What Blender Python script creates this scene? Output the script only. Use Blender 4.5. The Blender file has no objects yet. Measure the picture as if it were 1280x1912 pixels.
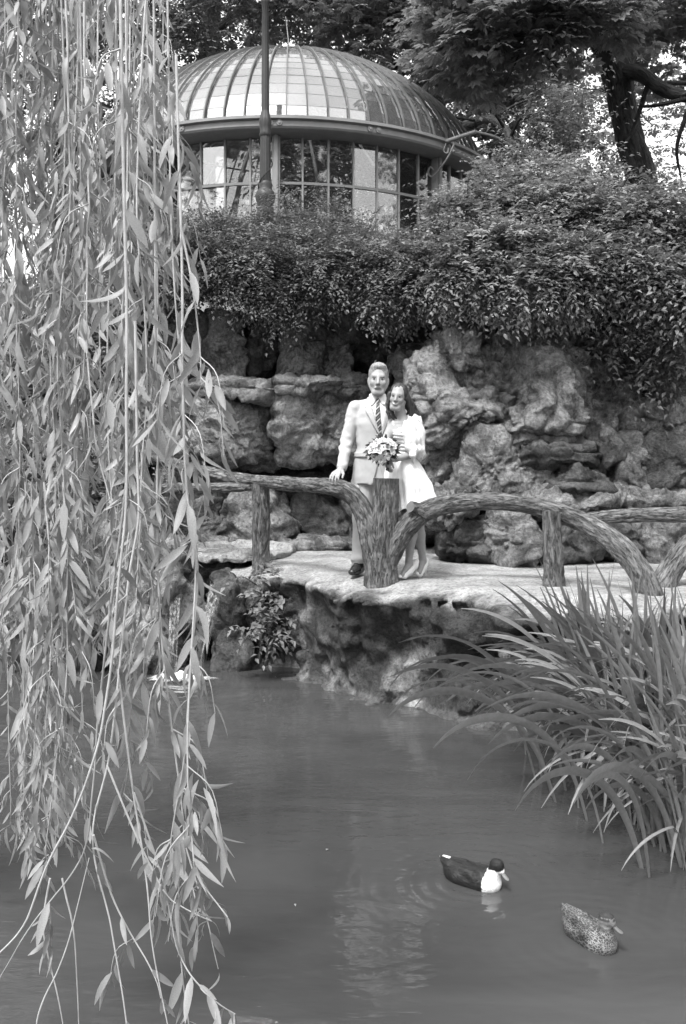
import bpy, math, random
import numpy as np
from mathutils import Vector, Matrix

# ---------------------------------------------------------------- camera, world, sun, exposure
scene = bpy.context.scene
FPX, CAMH, HOR = 1800.0, 1.85, 880.0          # focal length in px of the 1280x1912 photo, eye height over the water, horizon row
cam_data = bpy.data.cameras.new('camera')
cam = bpy.data.objects.new('camera', cam_data)
scene.collection.objects.link(cam)
cam.location = (0, 0, CAMH)
cam.rotation_euler = (math.radians(90), 0, 0)
cam_data.sensor_fit = 'VERTICAL'
cam_data.sensor_height = 36.0
cam_data.sensor_width = 24.1
cam_data.lens = 36.0 * FPX / 1912.0
cam_data.shift_y = -(956.0 - HOR) / 1912.0
cam_data.clip_start = 0.05
cam_data.clip_end = 3000
scene.camera = cam

SUN_EL, SUN_AZ = math.radians(58), math.radians(-150)   # high, behind the camera's left shoulder, veiled
world = bpy.data.worlds.new('World')
scene.world = world
world.use_nodes = True
wn = world.node_tree
wn.nodes.clear()
sky = wn.nodes.new('ShaderNodeTexSky')
sky.sky_type = 'NISHITA'
sky.sun_disc = False
sky.sun_elevation = SUN_EL
sky.sun_rotation = SUN_AZ
sky.air_density = 4.0
sky.dust_density = 3.0
sky.ozone_density = 0.0
bw = wn.nodes.new('ShaderNodeRGBToBW')
bg = wn.nodes.new('ShaderNodeBackground')
bg.inputs['Strength'].default_value = 0.15
wo = wn.nodes.new('ShaderNodeOutputWorld')
wn.links.new(sky.outputs[0], bw.inputs[0])
wn.links.new(bw.outputs[0], bg.inputs[0])
wn.links.new(bg.outputs[0], wo.inputs[0])

sun_data = bpy.data.lights.new('sun', 'SUN')
sun_data.energy = 1.5
sun_data.angle = math.radians(12)
sun_data.color = (1, 1, 1)
sun = bpy.data.objects.new('sun', sun_data)
scene.collection.objects.link(sun)
sd = Vector((math.sin(SUN_AZ) * math.cos(SUN_EL), math.cos(SUN_AZ) * math.cos(SUN_EL), math.sin(SUN_EL)))
sun.rotation_euler = sd.to_track_quat('Z', 'Y').to_euler()
sun.location = (-6, -10, 20)

scene.view_settings.view_transform = 'Standard'
scene.view_settings.look = 'None'
scene.view_settings.gamma = 1.0
scene.view_settings.use_curve_mapping = False
scene.view_settings.exposure = 1.5

# ---------------------------------------------------------------- helpers
RNG = np.random.default_rng(7)
COL = scene.collection
BASE = {}
A = np.array

def PX(u, v, D):
    return A([(u - 640.0) * D / FPX, D, CAMH - (v - HOR) * D / FPX])

def _hash(i, j, k, seed):
    h = (i.astype(np.uint32) * np.uint32(374761393) + j.astype(np.uint32) * np.uint32(668265263)
         + k.astype(np.uint32) * np.uint32(2147483647 - 74634) + np.uint32((seed * 974711 + 13) & 0xffffffff))
    h = (h ^ (h >> np.uint32(13))) * np.uint32(1274126177)
    h = (h ^ (h >> np.uint32(16))) * np.uint32(2246822519)
    return ((h ^ (h >> np.uint32(15))) & np.uint32(0xffffff)).astype(np.float32) / np.float32(0x7fffff) - 1.0

def vnoise(P, seed=0):
    P = np.asarray(P, np.float32)
    fl = np.floor(P)
    f = P - fl
    w = f * f * f * (f * (f * 6 - 15) + 10)
    I = fl.astype(np.int64)
    out = 0
    for dx in (0, 1):
        wx = w[..., 0] if dx else 1 - w[..., 0]
        for dy in (0, 1):
            wy = w[..., 1] if dy else 1 - w[..., 1]
            for dz in (0, 1):
                wz = w[..., 2] if dz else 1 - w[..., 2]
                out = out + wx * wy * wz * _hash(I[..., 0] + dx, I[..., 1] + dy, I[..., 2] + dz, seed)
    return out

def fbm(P, seed=0, oct=4, gain=0.5):
    a, s, o = 1.0, 0, 0.0
    P = np.asarray(P, np.float32)
    for i in range(oct):
        o = o + a * vnoise(P * (2.03 ** i), seed + i * 17)
        s += a
        a *= gain
    return o / s * 1.4

def ridged(P, seed=0, oct=3):
    a, s, o = 1.0, 0, 0.0
    for i in range(oct):
        o = o + a * (1 - 2.2 * np.abs(vnoise(np.asarray(P, np.float32) * (2.1 ** i), seed + i * 31)))
        s += a
        a *= 0.5
    return o / s

def worley(P, seed=0):
    """value of the nearest cell and the distance to its border"""
    P = np.asarray(P, np.float32)
    I = np.floor(P).astype(np.int64)
    f1 = np.full(len(P), 9.0, np.float32); f2 = f1.copy(); val = np.zeros(len(P), np.float32)
    for o in np.ndindex(3, 3, 3):
        C = I + A(o) - 1
        J = np.stack([_hash(C[:, 0], C[:, 1], C[:, 2], seed + k) for k in (1, 2, 3)], -1) * .42 + .5
        d = np.linalg.norm(C + J - P, axis=1)
        near = d < f1
        f2 = np.where(near, f1, np.minimum(f2, d))
        val = np.where(near, _hash(C[:, 0], C[:, 1], C[:, 2], seed + 9), val)
        f1 = np.where(near, d, f1)
    return val, f2 - f1

def sstep(a, b, x):
    t = np.clip((x - a) / (b - a), 0, 1)
    return t * t * (3 - 2 * t)

class MB:
    """collects vertices and faces of one mesh"""
    def __init__(s):
        s.V, s.T, s.Q, s.n, s.at, s.bc = [], [], [], 0, [], []
    def add(s, V, F, tint=None, bco=None):
        V = np.asarray(V, np.float32).reshape(-1, 3)
        F = np.asarray(F, np.int64)
        (s.T if F.shape[1] == 3 else s.Q).append(F + s.n)
        s.V.append(V)
        s.at.append(np.broadcast_to(np.asarray(1.0 if tint is None else tint, np.float32), (len(V),)))
        s.bc.append(bco)
        s.n += len(V)
    def mesh(s, name, off=(0, 0, 0), smooth=True):
        V = np.concatenate(s.V) - A(off, np.float32)
        me = bpy.data.meshes.new(name)
        me.vertices.add(len(V))
        me.vertices.foreach_set('co', V.astype(np.float32).ravel())
        T = np.concatenate(s.T) if s.T else np.zeros((0, 3), np.int64)
        Q = np.concatenate(s.Q) if s.Q else np.zeros((0, 4), np.int64)
        L = np.concatenate([T.ravel(), Q.ravel()]).astype(np.int32)
        st = np.concatenate([np.arange(len(T)) * 3, len(T) * 3 + np.arange(len(Q)) * 4]).astype(np.int32)
        me.loops.add(len(L))
        me.loops.foreach_set('vertex_index', L)
        me.polygons.add(len(st))
        me.polygons.foreach_set('loop_start', st)
        me.polygons.foreach_set('use_smooth', np.full(len(st), smooth, bool))
        at = me.attributes.new('tint', 'FLOAT', 'POINT')
        at.data.foreach_set('value', np.concatenate(s.at).astype(np.float32))
        if any(b is not None for b in s.bc):
            bb = np.concatenate([np.zeros((len(v), 3), np.float32) if b is None else np.asarray(b, np.float32).reshape(-1, 3) for b, v in zip(s.bc, s.V)])
            at = me.attributes.new('bark_co', 'FLOAT_VECTOR', 'POINT')
            at.data.foreach_set('vector', bb.ravel())
        me.update(calc_edges=True)
        return me

def tag(o, label, cat, group=None):
    o['label'] = label
    o['category'] = cat
    if group:
        o['group'] = group
    return o

def thing(name, label, cat, loc=(0, 0, 0), group=None):
    o = bpy.data.objects.new(name, None)
    o.empty_display_size = 0.1
    COL.objects.link(o)
    o.location = loc
    BASE[o.name] = A(loc, np.float32)
    return tag(o, label, cat, group)

def obj(name, mb, mat, parent=None, smooth=True, kind=None, loc=None):
    """one mesh object; the collected vertices are in world space"""
    b = BASE[parent.name] if parent else (A(loc, np.float32) if loc is not None else A((0, 0, 0), np.float32))
    me = mb.mesh(name, b, smooth)
    me.materials.append(mat)
    o = bpy.data.objects.new(name, me)
    COL.objects.link(o)
    if parent:
        o.parent = parent
    elif loc is not None:
        o.location = loc
    BASE[o.name] = b
    if kind:
        o['kind'] = kind
    return o

def inst(name, me, parent, M):
    """a copy that shares mesh data; M is its matrix relative to the parent"""
    o = bpy.data.objects.new(name, me)
    COL.objects.link(o)
    o.parent = parent
    o.matrix_basis = M
    return o

def norm(v):
    return v / np.maximum(np.linalg.norm(v, axis=-1, keepdims=True), 1e-9)

def catmull(P, n):
    P = np.asarray(P, float)
    Q = np.vstack([2 * P[0] - P[1], P, 2 * P[-1] - P[-2]])
    seg = len(P) - 1
    t = np.linspace(0, seg, n)
    i = np.minimum(t.astype(int), seg - 1)
    f = (t - i)[:, None]
    p0, p1, p2, p3 = Q[i], Q[i + 1], Q[i + 2], Q[i + 3]
    return 0.5 * (2 * p1 + (p2 - p0) * f + (2 * p0 - 5 * p1 + 4 * p2 - p3) * f ** 2 + (3 * p1 - p0 - 3 * p2 + p3) * f ** 3)

def tube(mb, P, R, seg=8, step=None, bark=0.0, bf=(9, 2.0), seed=0, cap=True, tint=1.0):
    """swept tube through the points P with radii R, bark furrows run along it"""
    P = np.asarray(P, float)
    R = np.broadcast_to(np.asarray(R, float), (len(P),))
    L = np.linalg.norm(np.diff(P, axis=0), axis=1).sum()
    n = max(len(P), int(L / step) + 2) if step else len(P) * 3
    C = catmull(np.column_stack([P, R]), n)
    C, r = C[:, :3], C[:, 3]
    T = norm(np.gradient(C, axis=0))
    N = np.zeros_like(T)
    a = A([0, 0, 1.0]) if abs(T[0, 2]) < 0.9 else A([0, 1.0, 0])
    N[0] = norm(np.cross(T[0], a))
    for i in range(1, n):
        N[i] = norm(N[i - 1] - T[i] * np.dot(N[i - 1], T[i]))
    B = np.cross(T, N)
    th = np.linspace(0, 2 * np.pi, seg, endpoint=False)
    s = np.concatenate([[0], np.cumsum(np.linalg.norm(np.diff(C, axis=0), axis=1))])
    rr = np.repeat(r[:, None], seg, 1)
    tt = np.full((n, seg), tint, float)
    if bark:
        rad = r.mean()
        X = np.stack([np.cos(th)[None] * rad * bf[0] + 0 * s[:, None], np.sin(th)[None] * rad * bf[0] + 0 * s[:, None], s[:, None] * bf[1] + 0 * th[None]], -1)
        w = X + 0.8 * np.stack([vnoise(X * 0.7 + 9, seed), vnoise(X * 0.7 + 31, seed + 3), 0 * X[..., 0]], -1)
        furrow = np.abs(vnoise(w, seed + 5)) * 1.6
        f2 = np.abs(vnoise(w * 2.1, seed + 8)) * 1.6
        h = np.clip(furrow, 0, 0.55) / 0.55 * 0.75 + np.clip(f2, 0, .5) * 0.5 - 0.55
        lump = vnoise(X * A([0.25, 0.25, 0.6]), seed + 11)
        rr = rr + bark * h + bark * 1.0 * lump
        tt = tt * (0.62 + 0.38 * sstep(-0.5, 0.2, h))
    V = C[:, None] + rr[..., None] * (np.cos(th)[None, :, None] * N[:, None] + np.sin(th)[None, :, None] * B[:, None])
    i = np.arange(n - 1)[:, None] * seg
    j = np.arange(seg)[None]
    k = (j + 1) % seg
    F = np.stack([i + j, i + k, i + seg + k, i + seg + j], -1).reshape(-1, 4)
    bc = np.stack([np.cos(th)[None] * r[:, None], np.sin(th)[None] * r[:, None], np.repeat(s[:, None], seg, 1)], -1) + (seed % 7) * 3.7
    mb.add(V.reshape(-1, 3), F, tt.ravel(), bc)
    if cap:
        for e, flip in ((0, True), (n - 1, False)):
            ring = V[e]
            ctr = ring.mean(0)[None]
            idx = np.arange(seg)
            Fc = np.stack([idx, (idx + 1) % seg, np.full(seg, seg)], -1)
            if flip:
                Fc = Fc[:, ::-1]
            mb.add(np.vstack([ring, ctr]), Fc, tint)
    return C

def box(mb, c, s, rotz=0.0, tint=1.0):
    x, y, z = A(s, float) / 2
    V = A([[-x, -y, -z], [x, -y, -z], [x, y, -z], [-x, y, -z], [-x, -y, z], [x, -y, z], [x, y, z], [-x, y, z]])
    cr, sr = math.cos(rotz), math.sin(rotz)
    V = V @ A([[cr, sr, 0], [-sr, cr, 0], [0, 0, 1]]) + A(c, float)
    mb.add(V, [[0, 3, 2, 1], [4, 5, 6, 7], [0, 1, 5, 4], [1, 2, 6, 5], [2, 3, 7, 6], [3, 0, 4, 7]], tint)

def lathe(mb, prof, c=(0, 0, 0), seg=24, flute=0, fdep=0.0, tint=1.0):
    prof = np.asarray(prof, float)
    th = np.linspace(0, 2 * np.pi, seg, endpoint=False)
    rr = prof[:, :1] * (1 - fdep * (0.5 + 0.5 * np.cos(flute * th))[None] if flute else np.ones((1, seg)))
    V = np.stack([rr * np.cos(th), rr * np.sin(th), np.repeat(prof[:, 1:2], seg, 1)], -1) + A(c, float)
    n = len(prof)
    i = np.arange(n - 1)[:, None] * seg
    j = np.arange(seg)[None]
    k = (j + 1) % seg
    mb.add(V.reshape(-1, 3), np.stack([i + j, i + k, i + seg + k, i + seg + j], -1).reshape(-1, 4), tint)

def scatter(mb, tpl, P, T, N, S, tint):
    """copies of a small leaf template joined into one mesh"""
    Vt, Ft = tpl
    T = norm(T)
    B = norm(np.cross(N, T))
    N = np.cross(T, B)
    S = np.broadcast_to(np.asarray(S, float), (len(P),))[:, None, None]
    V = P[:, None] + S * (Vt[None, :, 0:1] * T[:, None] + Vt[None, :, 1:2] * B[:, None] + Vt[None, :, 2:3] * N[:, None])
    k = len(Vt)
    F = (np.asarray(Ft)[None] + k * np.arange(len(P))[:, None, None]).reshape(-1, len(Ft[0]))
    mb.add(V.reshape(-1, 3), F, np.repeat(np.broadcast_to(tint, (len(P),)), k))

# ---------------------------------------------------------------- signed distance solids -> one continuous mesh
class SDF:
    def __init__(s, lo, hi, c):
        s.lo = A(lo, np.float32)
        s.c = c
        n = np.ceil((A(hi) - A(lo)) / c).astype(int) + 1
        s.ax = [(s.lo[i] + c * np.arange(n[i])).astype(np.float32) for i in range(3)]
        s.d = np.full(n, 1.0, np.float32)
    def apply(s, fn, lo, hi, k=0.0, sub=False):
        sl = []
        for i in range(3):
            a = int(np.clip(math.floor((lo[i] - s.lo[i]) / s.c), 0, len(s.ax[i])))
            b = int(np.clip(math.ceil((hi[i] - s.lo[i]) / s.c) + 1, 0, len(s.ax[i])))
            if b <= a:
                return
            sl.append(slice(a, b))
        sl = tuple(sl)
        X, Y, Z = np.ix_(s.ax[0][sl[0]], s.ax[1][sl[1]], s.ax[2][sl[2]])
        v = fn(X, Y, Z).astype(np.float32)
        d = s.d[sl]
        if sub:
            v, d = -v, d
            if k:
                h = np.clip(0.5 - 0.5 * (v - d) / k, 0, 1)
                s.d[sl] = v * (1 - h) + d * h + k * h * (1 - h)
            else:
                s.d[sl] = np.maximum(d, v)
        elif k:
            h = np.clip(0.5 + 0.5 * (v - d) / k, 0, 1)
            s.d[sl] = v * (1 - h) + d * h - k * h * (1 - h)
        else:
            s.d[sl] = np.minimum(d, v)
    def cone(s, a, b, ra, rb, k=0.012, sub=False, flat=None):
        a, b = A(a, float), A(b, float)
        m = max(ra, rb) + 2 * k + 3 * s.c
        ba = b - a
        l2 = max(float(ba @ ba), 1e-9)
        fx, fy, fz = flat if flat else (1, 1, 1)
        def fn(X, Y, Z):
            x, y, z = X - a[0], Y - a[1], Z - a[2]
            t = np.clip((x * ba[0] + y * ba[1] + z * ba[2]) / l2, 0, 1)
            return np.sqrt(((x - t * ba[0]) * fx) ** 2 + ((y - t * ba[1]) * fy) ** 2 + ((z - t * ba[2]) * fz) ** 2) - (ra + (rb - ra) * t)
        s.apply(fn, np.minimum(a, b) - m, np.maximum(a, b) + m, k, sub)
    def ell(s, c, r, k=0.012, sub=False, R=None):
        c, r = A(c, float), A(r, float)
        m = r.max() + 2 * k + 3 * s.c
        R = np.eye(3) if R is None else A(R)
        def fn(X, Y, Z):
            x, y, z = X - c[0], Y - c[1], Z - c[2]
            p = [x * R[0, i] + y * R[1, i] + z * R[2, i] for i in range(3)]
            k0 = np.sqrt((p[0] / r[0]) ** 2 + (p[1] / r[1]) ** 2 + (p[2] / r[2]) ** 2)
            k1 = np.sqrt((p[0] / r[0] ** 2) ** 2 + (p[1] / r[1] ** 2) ** 2 + (p[2] / r[2] ** 2) ** 2)
            return k0 * (k0 - 1) / np.maximum(k1, 1e-6)
        s.apply(fn, c - m, c + m, k, sub)
    def chain(s, pts, rad, k=0.012):
        for i in range(len(pts) - 1):
            s.cone(pts[i], pts[i + 1], rad[i], rad[i + 1], k)
    def trunk(s, rows, k=0.015, pw=2.3):
        """stacked elliptic sections: (z, cx, cy, a, b)"""
        R = A(rows, float)
        R = R[np.argsort(R[:, 0])]
        def fn(X, Y, Z):
            z = Z
            cx, cy, a, b = [np.interp(z, R[:, 0], R[:, i]) for i in (1, 2, 3, 4)]
            q = (np.abs((X - cx) / a) ** pw + np.abs((Y - cy) / b) ** pw) ** (1 / pw)
            d = (q - 1) * np.minimum(a, b)
            return np.maximum(d, np.maximum(R[0, 0] - z, z - R[-1, 0]))
        m = 0.05
        lo = [(R[:, 1] - R[:, 3]).min() - m, (R[:, 2] - R[:, 4]).min() - m, R[0, 0] - m]
        hi = [(R[:, 1] + R[:, 3]).max() + m, (R[:, 2] + R[:, 4]).max() + m, R[-1, 0] + m]
        s.apply(fn, lo, hi, k)
    def displace(s, fn, band):
        m = np.abs(s.d) < band
        I = np.argwhere(m)
        P = s.lo + I.astype(np.float32) * s.c
        s.d[m] += fn(P).astype(np.float32)
    def front(s, x, z, off=0.0):
        """y of the first surface met from the camera's side at (x, z)"""
        i = int(round((x - s.lo[0]) / s.c)); k = int(round((z - s.lo[2]) / s.c))
        i = min(max(i, 0), s.d.shape[0] - 1); k = min(max(k, 0), s.d.shape[2] - 1)
        col = s.d[i, :, k]
        j = np.argmax(col < 0)
        if not (col < 0).any():
            j = int(np.argmin(col))
            return float(s.ax[1][j]) - off
        t = col[j - 1] / (col[j - 1] - col[j]) if j else 0
        return float(s.lo[1] + s.c * (j - 1 + t)) - off
    def mesh(s, relax=1):
        d = s.d
        sg = d < 0
        sh = [slice(0, -1), slice(1, None)]
        cnt = sum(sg[sh[a], sh[b], sh[c]].astype(np.int8) for a in (0, 1) for b in (0, 1) for c in (0, 1))
        mix = (cnt > 0) & (cnt < 8)
        I = np.argwhere(mix)
        vid = np.full(mix.shape, -1, np.int64)
        vid[mix] = np.arange(len(I))
        acc = np.zeros((len(I), 3), np.float32)
        n = np.zeros(len(I), np.float32)
        co = [A(c) for c in np.ndindex(2, 2, 2)]
        for a in co:
            for ax in range(3):
                if a[ax]:
                    continue
                b = a.copy(); b[ax] = 1
                da = d[tuple((I + a).T)]; db = d[tuple((I + b).T)]
                m = (da < 0) != (db < 0)
                t = np.where(m, da / np.where(m, da - db, 1), 0)
                p = a[None] + t[:, None] * (b - a)[None]
                acc += p * m[:, None]
                n += m
        V = s.lo + s.c * (I + acc / n[:, None])
        Q = []
        for ax in range(3):
            o1, o2 = (ax + 1) % 3, (ax + 2) % 3
            s0 = [slice(None)] * 3; s1 = [slice(None)] * 3
            s0[ax] = slice(0, -1); s1[ax] = slice(1, None)
            for o in (o1, o2):
                s0[o] = slice(1, -1); s1[o] = slice(1, -1)
            e0, e1 = sg[tuple(s0)], sg[tuple(s1)]
            E = np.argwhere(e0 != e1)
            ins = e0[tuple(E.T)]
            E[:, o1] += 1; E[:, o2] += 1
            u1 = np.zeros(3, int); u1[o1] = 1
            u2 = np.zeros(3, int); u2[o2] = 1
            q = np.stack([vid[tuple((E - u1 - u2).T)], vid[tuple((E - u2).T)], vid[tuple(E.T)], vid[tuple((E - u1).T)]], -1)
            q[~ins] = q[~ins][:, ::-1]
            Q.append(q)
        Q = np.concatenate(Q)
        Q = Q[(Q >= 0).all(1)]
        for _ in range(relax):
            S = np.zeros_like(V); c = np.zeros(len(V), np.float32)
            for a, b in ((0, 1), (1, 2), (2, 3), (3, 0)):
                np.add.at(S, Q[:, a], V[Q[:, b]]); np.add.at(c, Q[:, a], 1)
                np.add.at(S, Q[:, b], V[Q[:, a]]); np.add.at(c, Q[:, b], 1)
            V = 0.5 * V + 0.5 * S / np.maximum(c, 1)[:, None]
        return V, Q

def from_sdf(s, name, mat, parent, loc, tint=None, relax=1, kind=None):
    V, Q = s.mesh(relax)
    mb = MB()
    mb.add(V + A(loc, np.float32), Q, tint(V) if callable(tint) else tint)
    return obj(name, mb, mat, parent, kind=kind)

# ---------------------------------------------------------------- materials (a black-and-white picture: every colour is a grey)
def g(v):
    return (v, v, v, 1)

class NT:
    def __init__(s, name):
        s.m = bpy.data.materials.new(name)
        s.m.use_nodes = True
        s.t = s.m.node_tree
        s.t.nodes.clear()
        s.out = s.t.nodes.new('ShaderNodeOutputMaterial')
        s.co = s.t.nodes.new('ShaderNodeTexCoord').outputs['Object']
    def n(s, kind, **kw):
        nd = s.t.nodes.new('ShaderNode' + kind)
        for k, v in kw.items():
            if k in nd.inputs:
                nd.inputs[k].default_value = v
            else:
                setattr(nd, k, v)
        return nd
    def l(s, a, b):
        s.t.links.new(a, b)
    def noise(s, scale, detail=6, rough=0.6, co=None, dist=0.0):
        nd = s.n('TexNoise', Scale=scale, Detail=detail, Roughness=rough, Distortion=dist)
        s.l(co or s.co, nd.inputs['Vector'])
        return nd.outputs['Fac']
    def mapv(s, scale, rot=(0, 0, 0)):
        nd = s.n('Mapping')
        nd.inputs['Scale'].default_value = scale
        nd.inputs['Rotation'].default_value = rot
        s.l(s.co, nd.inputs['Vector'])
        return nd.outputs[0]
    def ramp(s, fac, stops):
        nd = s.n('ValToRGB')
        e = nd.color_ramp.elements
        while len(e) < len(stops):
            e.new(0.5)
        for el, (p, v) in zip(e, stops):
            el.position = p
            el.color = g(v)
        s.l(fac, nd.inputs[0])
        return nd.outputs[0]
    def math(s, op, a, b):
        nd = s.n('Math', operation=op)
        for i, x in enumerate((a, b)):
            if isinstance(x, (int, float)):
                nd.inputs[i].default_value = x
            else:
                s.l(x, nd.inputs[i])
        return nd.outputs[0]
    def attr(s, name='tint'):
        nd = s.n('Attribute', attribute_name=name)
        return nd.outputs['Fac']
    def bump(s, h, strength=0.5, dist=0.02, prev=None):
        nd = s.n('Bump', Strength=strength, Distance=dist)
        s.l(h, nd.inputs['Height'])
        if prev:
            s.l(prev, nd.inputs['Normal'])
        return nd.outputs[0]
    def principled(s, col, rough=0.7, spec=0.3, normal=None, **kw):
        nd = s.n('BsdfPrincipled', Roughness=rough, **kw)
        nd.inputs['Specular IOR Level'].default_value = spec
        if isinstance(col, (int, float)):
            nd.inputs['Base Color'].default_value = g(col)
        else:
            s.l(col, nd.inputs['Base Color'])
        if normal:
            s.l(normal, nd.inputs['Normal'])
        return nd.outputs[0]
    def done(s, sh):
        s.l(sh, s.out.inputs['Surface'])
        return s.m

def simple(name, v, rough=0.6, spec=0.3, var=0.15, scale=20, bump=0.0, bscale=60, bdist=0.004, usetint=False):
    t = NT(name)
    c = t.ramp(t.noise(scale), [(0.3, v * (1 - var)), (0.7, v * (1 + var))])
    if usetint:
        c = t.math('MULTIPLY', c, t.attr())
    nrm = t.bump(t.noise(bscale, 4), bump, bdist) if bump else None
    return t.done(t.principled(c, rough, spec, nrm))

def rock_mat(name, lo, hi, stain=0.5, sc=1.0, strata=False):
    t = NT(name)
    a = t.noise(1.6 * sc, 8, 0.62, dist=0.4)
    b = t.noise(7.0 * sc, 9, 0.68, dist=0.2)
    c = t.noise(30.0 * sc, 6, 0.7)
    base = t.ramp(t.math('ADD', t.math('MULTIPLY', a, 0.55), t.math('MULTIPLY', b, 0.45)), [(0.34, lo), (0.5, lo * .45 + hi * .55), (0.66, hi)])
    blot = t.ramp(t.noise(3.1 * sc, 10, 0.72, dist=0.8), [(0.44, 1.0), (0.58, 1.0 - stain)])
    speck = t.ramp(c, [(0.3, 0.42), (0.5, 1.0), (0.72, 1.35)])
    col = t.math('MULTIPLY', t.math('MULTIPLY', t.math('MULTIPLY', base, blot), speck), t.attr())
    n1 = t.bump(b, 0.9, 0.09)
    n2 = t.bump(c, 1.0, 0.035, n1)
    n3 = t.bump(t.noise(95 * sc, 3, 0.6), 0.5, 0.006, n2)
    v = t.n('TexVoronoi', Scale=4.2 * sc, feature='DISTANCE_TO_EDGE')
    wv = t.n('VectorMath', operation='ADD')
    nz = t.n('TexNoise', Scale=2.2, Detail=6.0)
    t.l(t.co, nz.inputs['Vector'])
    t.l(t.co, wv.inputs[0]); t.l(nz.outputs['Color'], wv.inputs[1])
    t.l(wv.outputs[0], v.inputs['Vector'])
    crack = t.ramp(v.outputs['Distance'], [(0.0, 0.0), (0.035, 1.0)])
    n4 = t.bump(crack, 0.35, 0.02, n3)
    return t.done(t.principled(col, 0.9, 0.15, n4))

def leaf_mat(name, v, rough=0.5, spec=0.35, trans=0.3):
    t = NT(name)
    c = t.math('MULTIPLY', t.attr(), t.ramp(t.noise(40, 3), [(0.3, v * 0.85), (0.7, v * 1.15)]))
    p = t.principled(c, rough, spec)
    tr = t.n('BsdfTranslucent')
    t.l(c, tr.inputs['Color'])
    mx = t.n('MixShader', Fac=trans)
    t.l(p, mx.inputs[1]); t.l(tr.outputs[0], mx.inputs[2])
    return t.done(mx.outputs[0])

def bark_mat(name, v, sc=1.0, deep=0.03):
    """furrowed bark that follows the branch: coordinates (around, around, along) come with the mesh"""
    t = NT(name)
    at = t.n('Attribute', attribute_name='bark_co')
    def mp(k):
        nd = t.n('Mapping'); nd.inputs['Scale'].default_value = k
        t.l(at.outputs['Vector'], nd.inputs['Vector'])
        return nd.outputs[0]
    f1 = t.noise(1.0, 5, 0.62, mp((48 * sc, 48 * sc, 9 * sc)), dist=0.9)
    f2 = t.noise(1.0, 4, 0.6, mp((120 * sc, 120 * sc, 26 * sc)), dist=0.5)
    c = t.ramp(t.math('ADD', t.math('MULTIPLY', f1, .65), t.math('MULTIPLY', f2, .35)), [(0.36, v * 0.25), (0.5, v * 0.95), (0.66, v * 1.5)])
    c = t.math('MULTIPLY', t.math('MULTIPLY', c, t.attr()), t.ramp(t.noise(4.0, 6, 0.65), [(0.35, 0.7), (0.65, 1.15)]))
    fr = t.ramp(f1, [(0.34, 0.0), (0.52, 0.85), (0.7, 1.0)])
    n1 = t.bump(fr, 1.0, deep)
    n2 = t.bump(f2, 0.9, deep * .5, n1)
    return t.done(t.principled(c, 0.88, 0.2, n2))
# ---------------------------------------------------------------- ground, water
M_earth = rock_mat('dark_earth', 0.025, 0.09, 0.4, 1.5)
M_rock = rock_mat('weathered_limestone', 0.10, 0.46, 0.6, 1.0)
M_rock_dark = rock_mat('dark_limestone', 0.045, 0.21, 0.55, 1.0)  # same limestone mix in darker greys
M_rock_pale = rock_mat('pale_limestone', 0.14, 0.52, 0.6, 1.0)
M_rail = bark_mat('rustic_cement', 0.19)
M_bark = bark_mat('tree_bark', 0.05, 0.3, .03)

def terrain_h(x, y):
    wall = np.interp(x, [-8, -3, -1, 0.6, 1.2, 6], [11.6, 11.8, 12.1, 12.0, 11.2, 10.9])
    t = sstep(0, 0.5, y - wall)
    top = np.interp(y, [10.5, 12, 13, 15, 60, 400], [2.5, 2.7, 3.5, 4.3, 4.6, 6])
    h = -0.7 + t * (top + 0.7)
    bank = np.interp(y, [8.6, 9.6, 11, 12.5, 15], [-0.7, 0.3, 0.9, 2.3, 4.3]) + 0 * x
    h = np.maximum(h, np.where(x < -2.6, bank * sstep(2.6, 3.4, -x) - 0.7 * (1 - sstep(2.6, 3.4, -x)), -0.7))
    near = sstep(0.6, -0.6, y)
    h = np.maximum(h, -0.7 + near * 0.95)
    side = sstep(4.0, 5.2, np.abs(x)) * sstep(9, 7.5, y)
    h = np.maximum(h, -0.7 + side * 1.1)
    return h

gx = np.concatenate([[-600, -250, -100, -50, -25], np.linspace(-14, 14, 90), [25, 50, 100, 250, 600]])
gy = np.concatenate([[-600, -200, -80, -30, -12], np.linspace(-6, 22, 110), [30, 50, 90, 160, 300, 800, 1500]])
GX, GY = np.meshgrid(gx, gy, indexing='ij')
GZ = terrain_h(GX, GY)
Pn = np.stack([GX, GY, 0 * GX], -1)
GZ = GZ + 0.10 * fbm(Pn * 0.7, 3) * (GZ > -0.5)
ni, nj = GX.shape
ii, jj = np.meshgrid(np.arange(ni - 1), np.arange(nj - 1), indexing='ij')
Q = np.stack([ii * nj + jj, (ii + 1) * nj + jj, (ii + 1) * nj + jj + 1, ii * nj + jj + 1], -1).reshape(-1, 4)
mb = MB(); mb.add(np.stack([GX, GY, GZ], -1), Q)
obj('ground', mb, M_earth, kind='structure')

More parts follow.
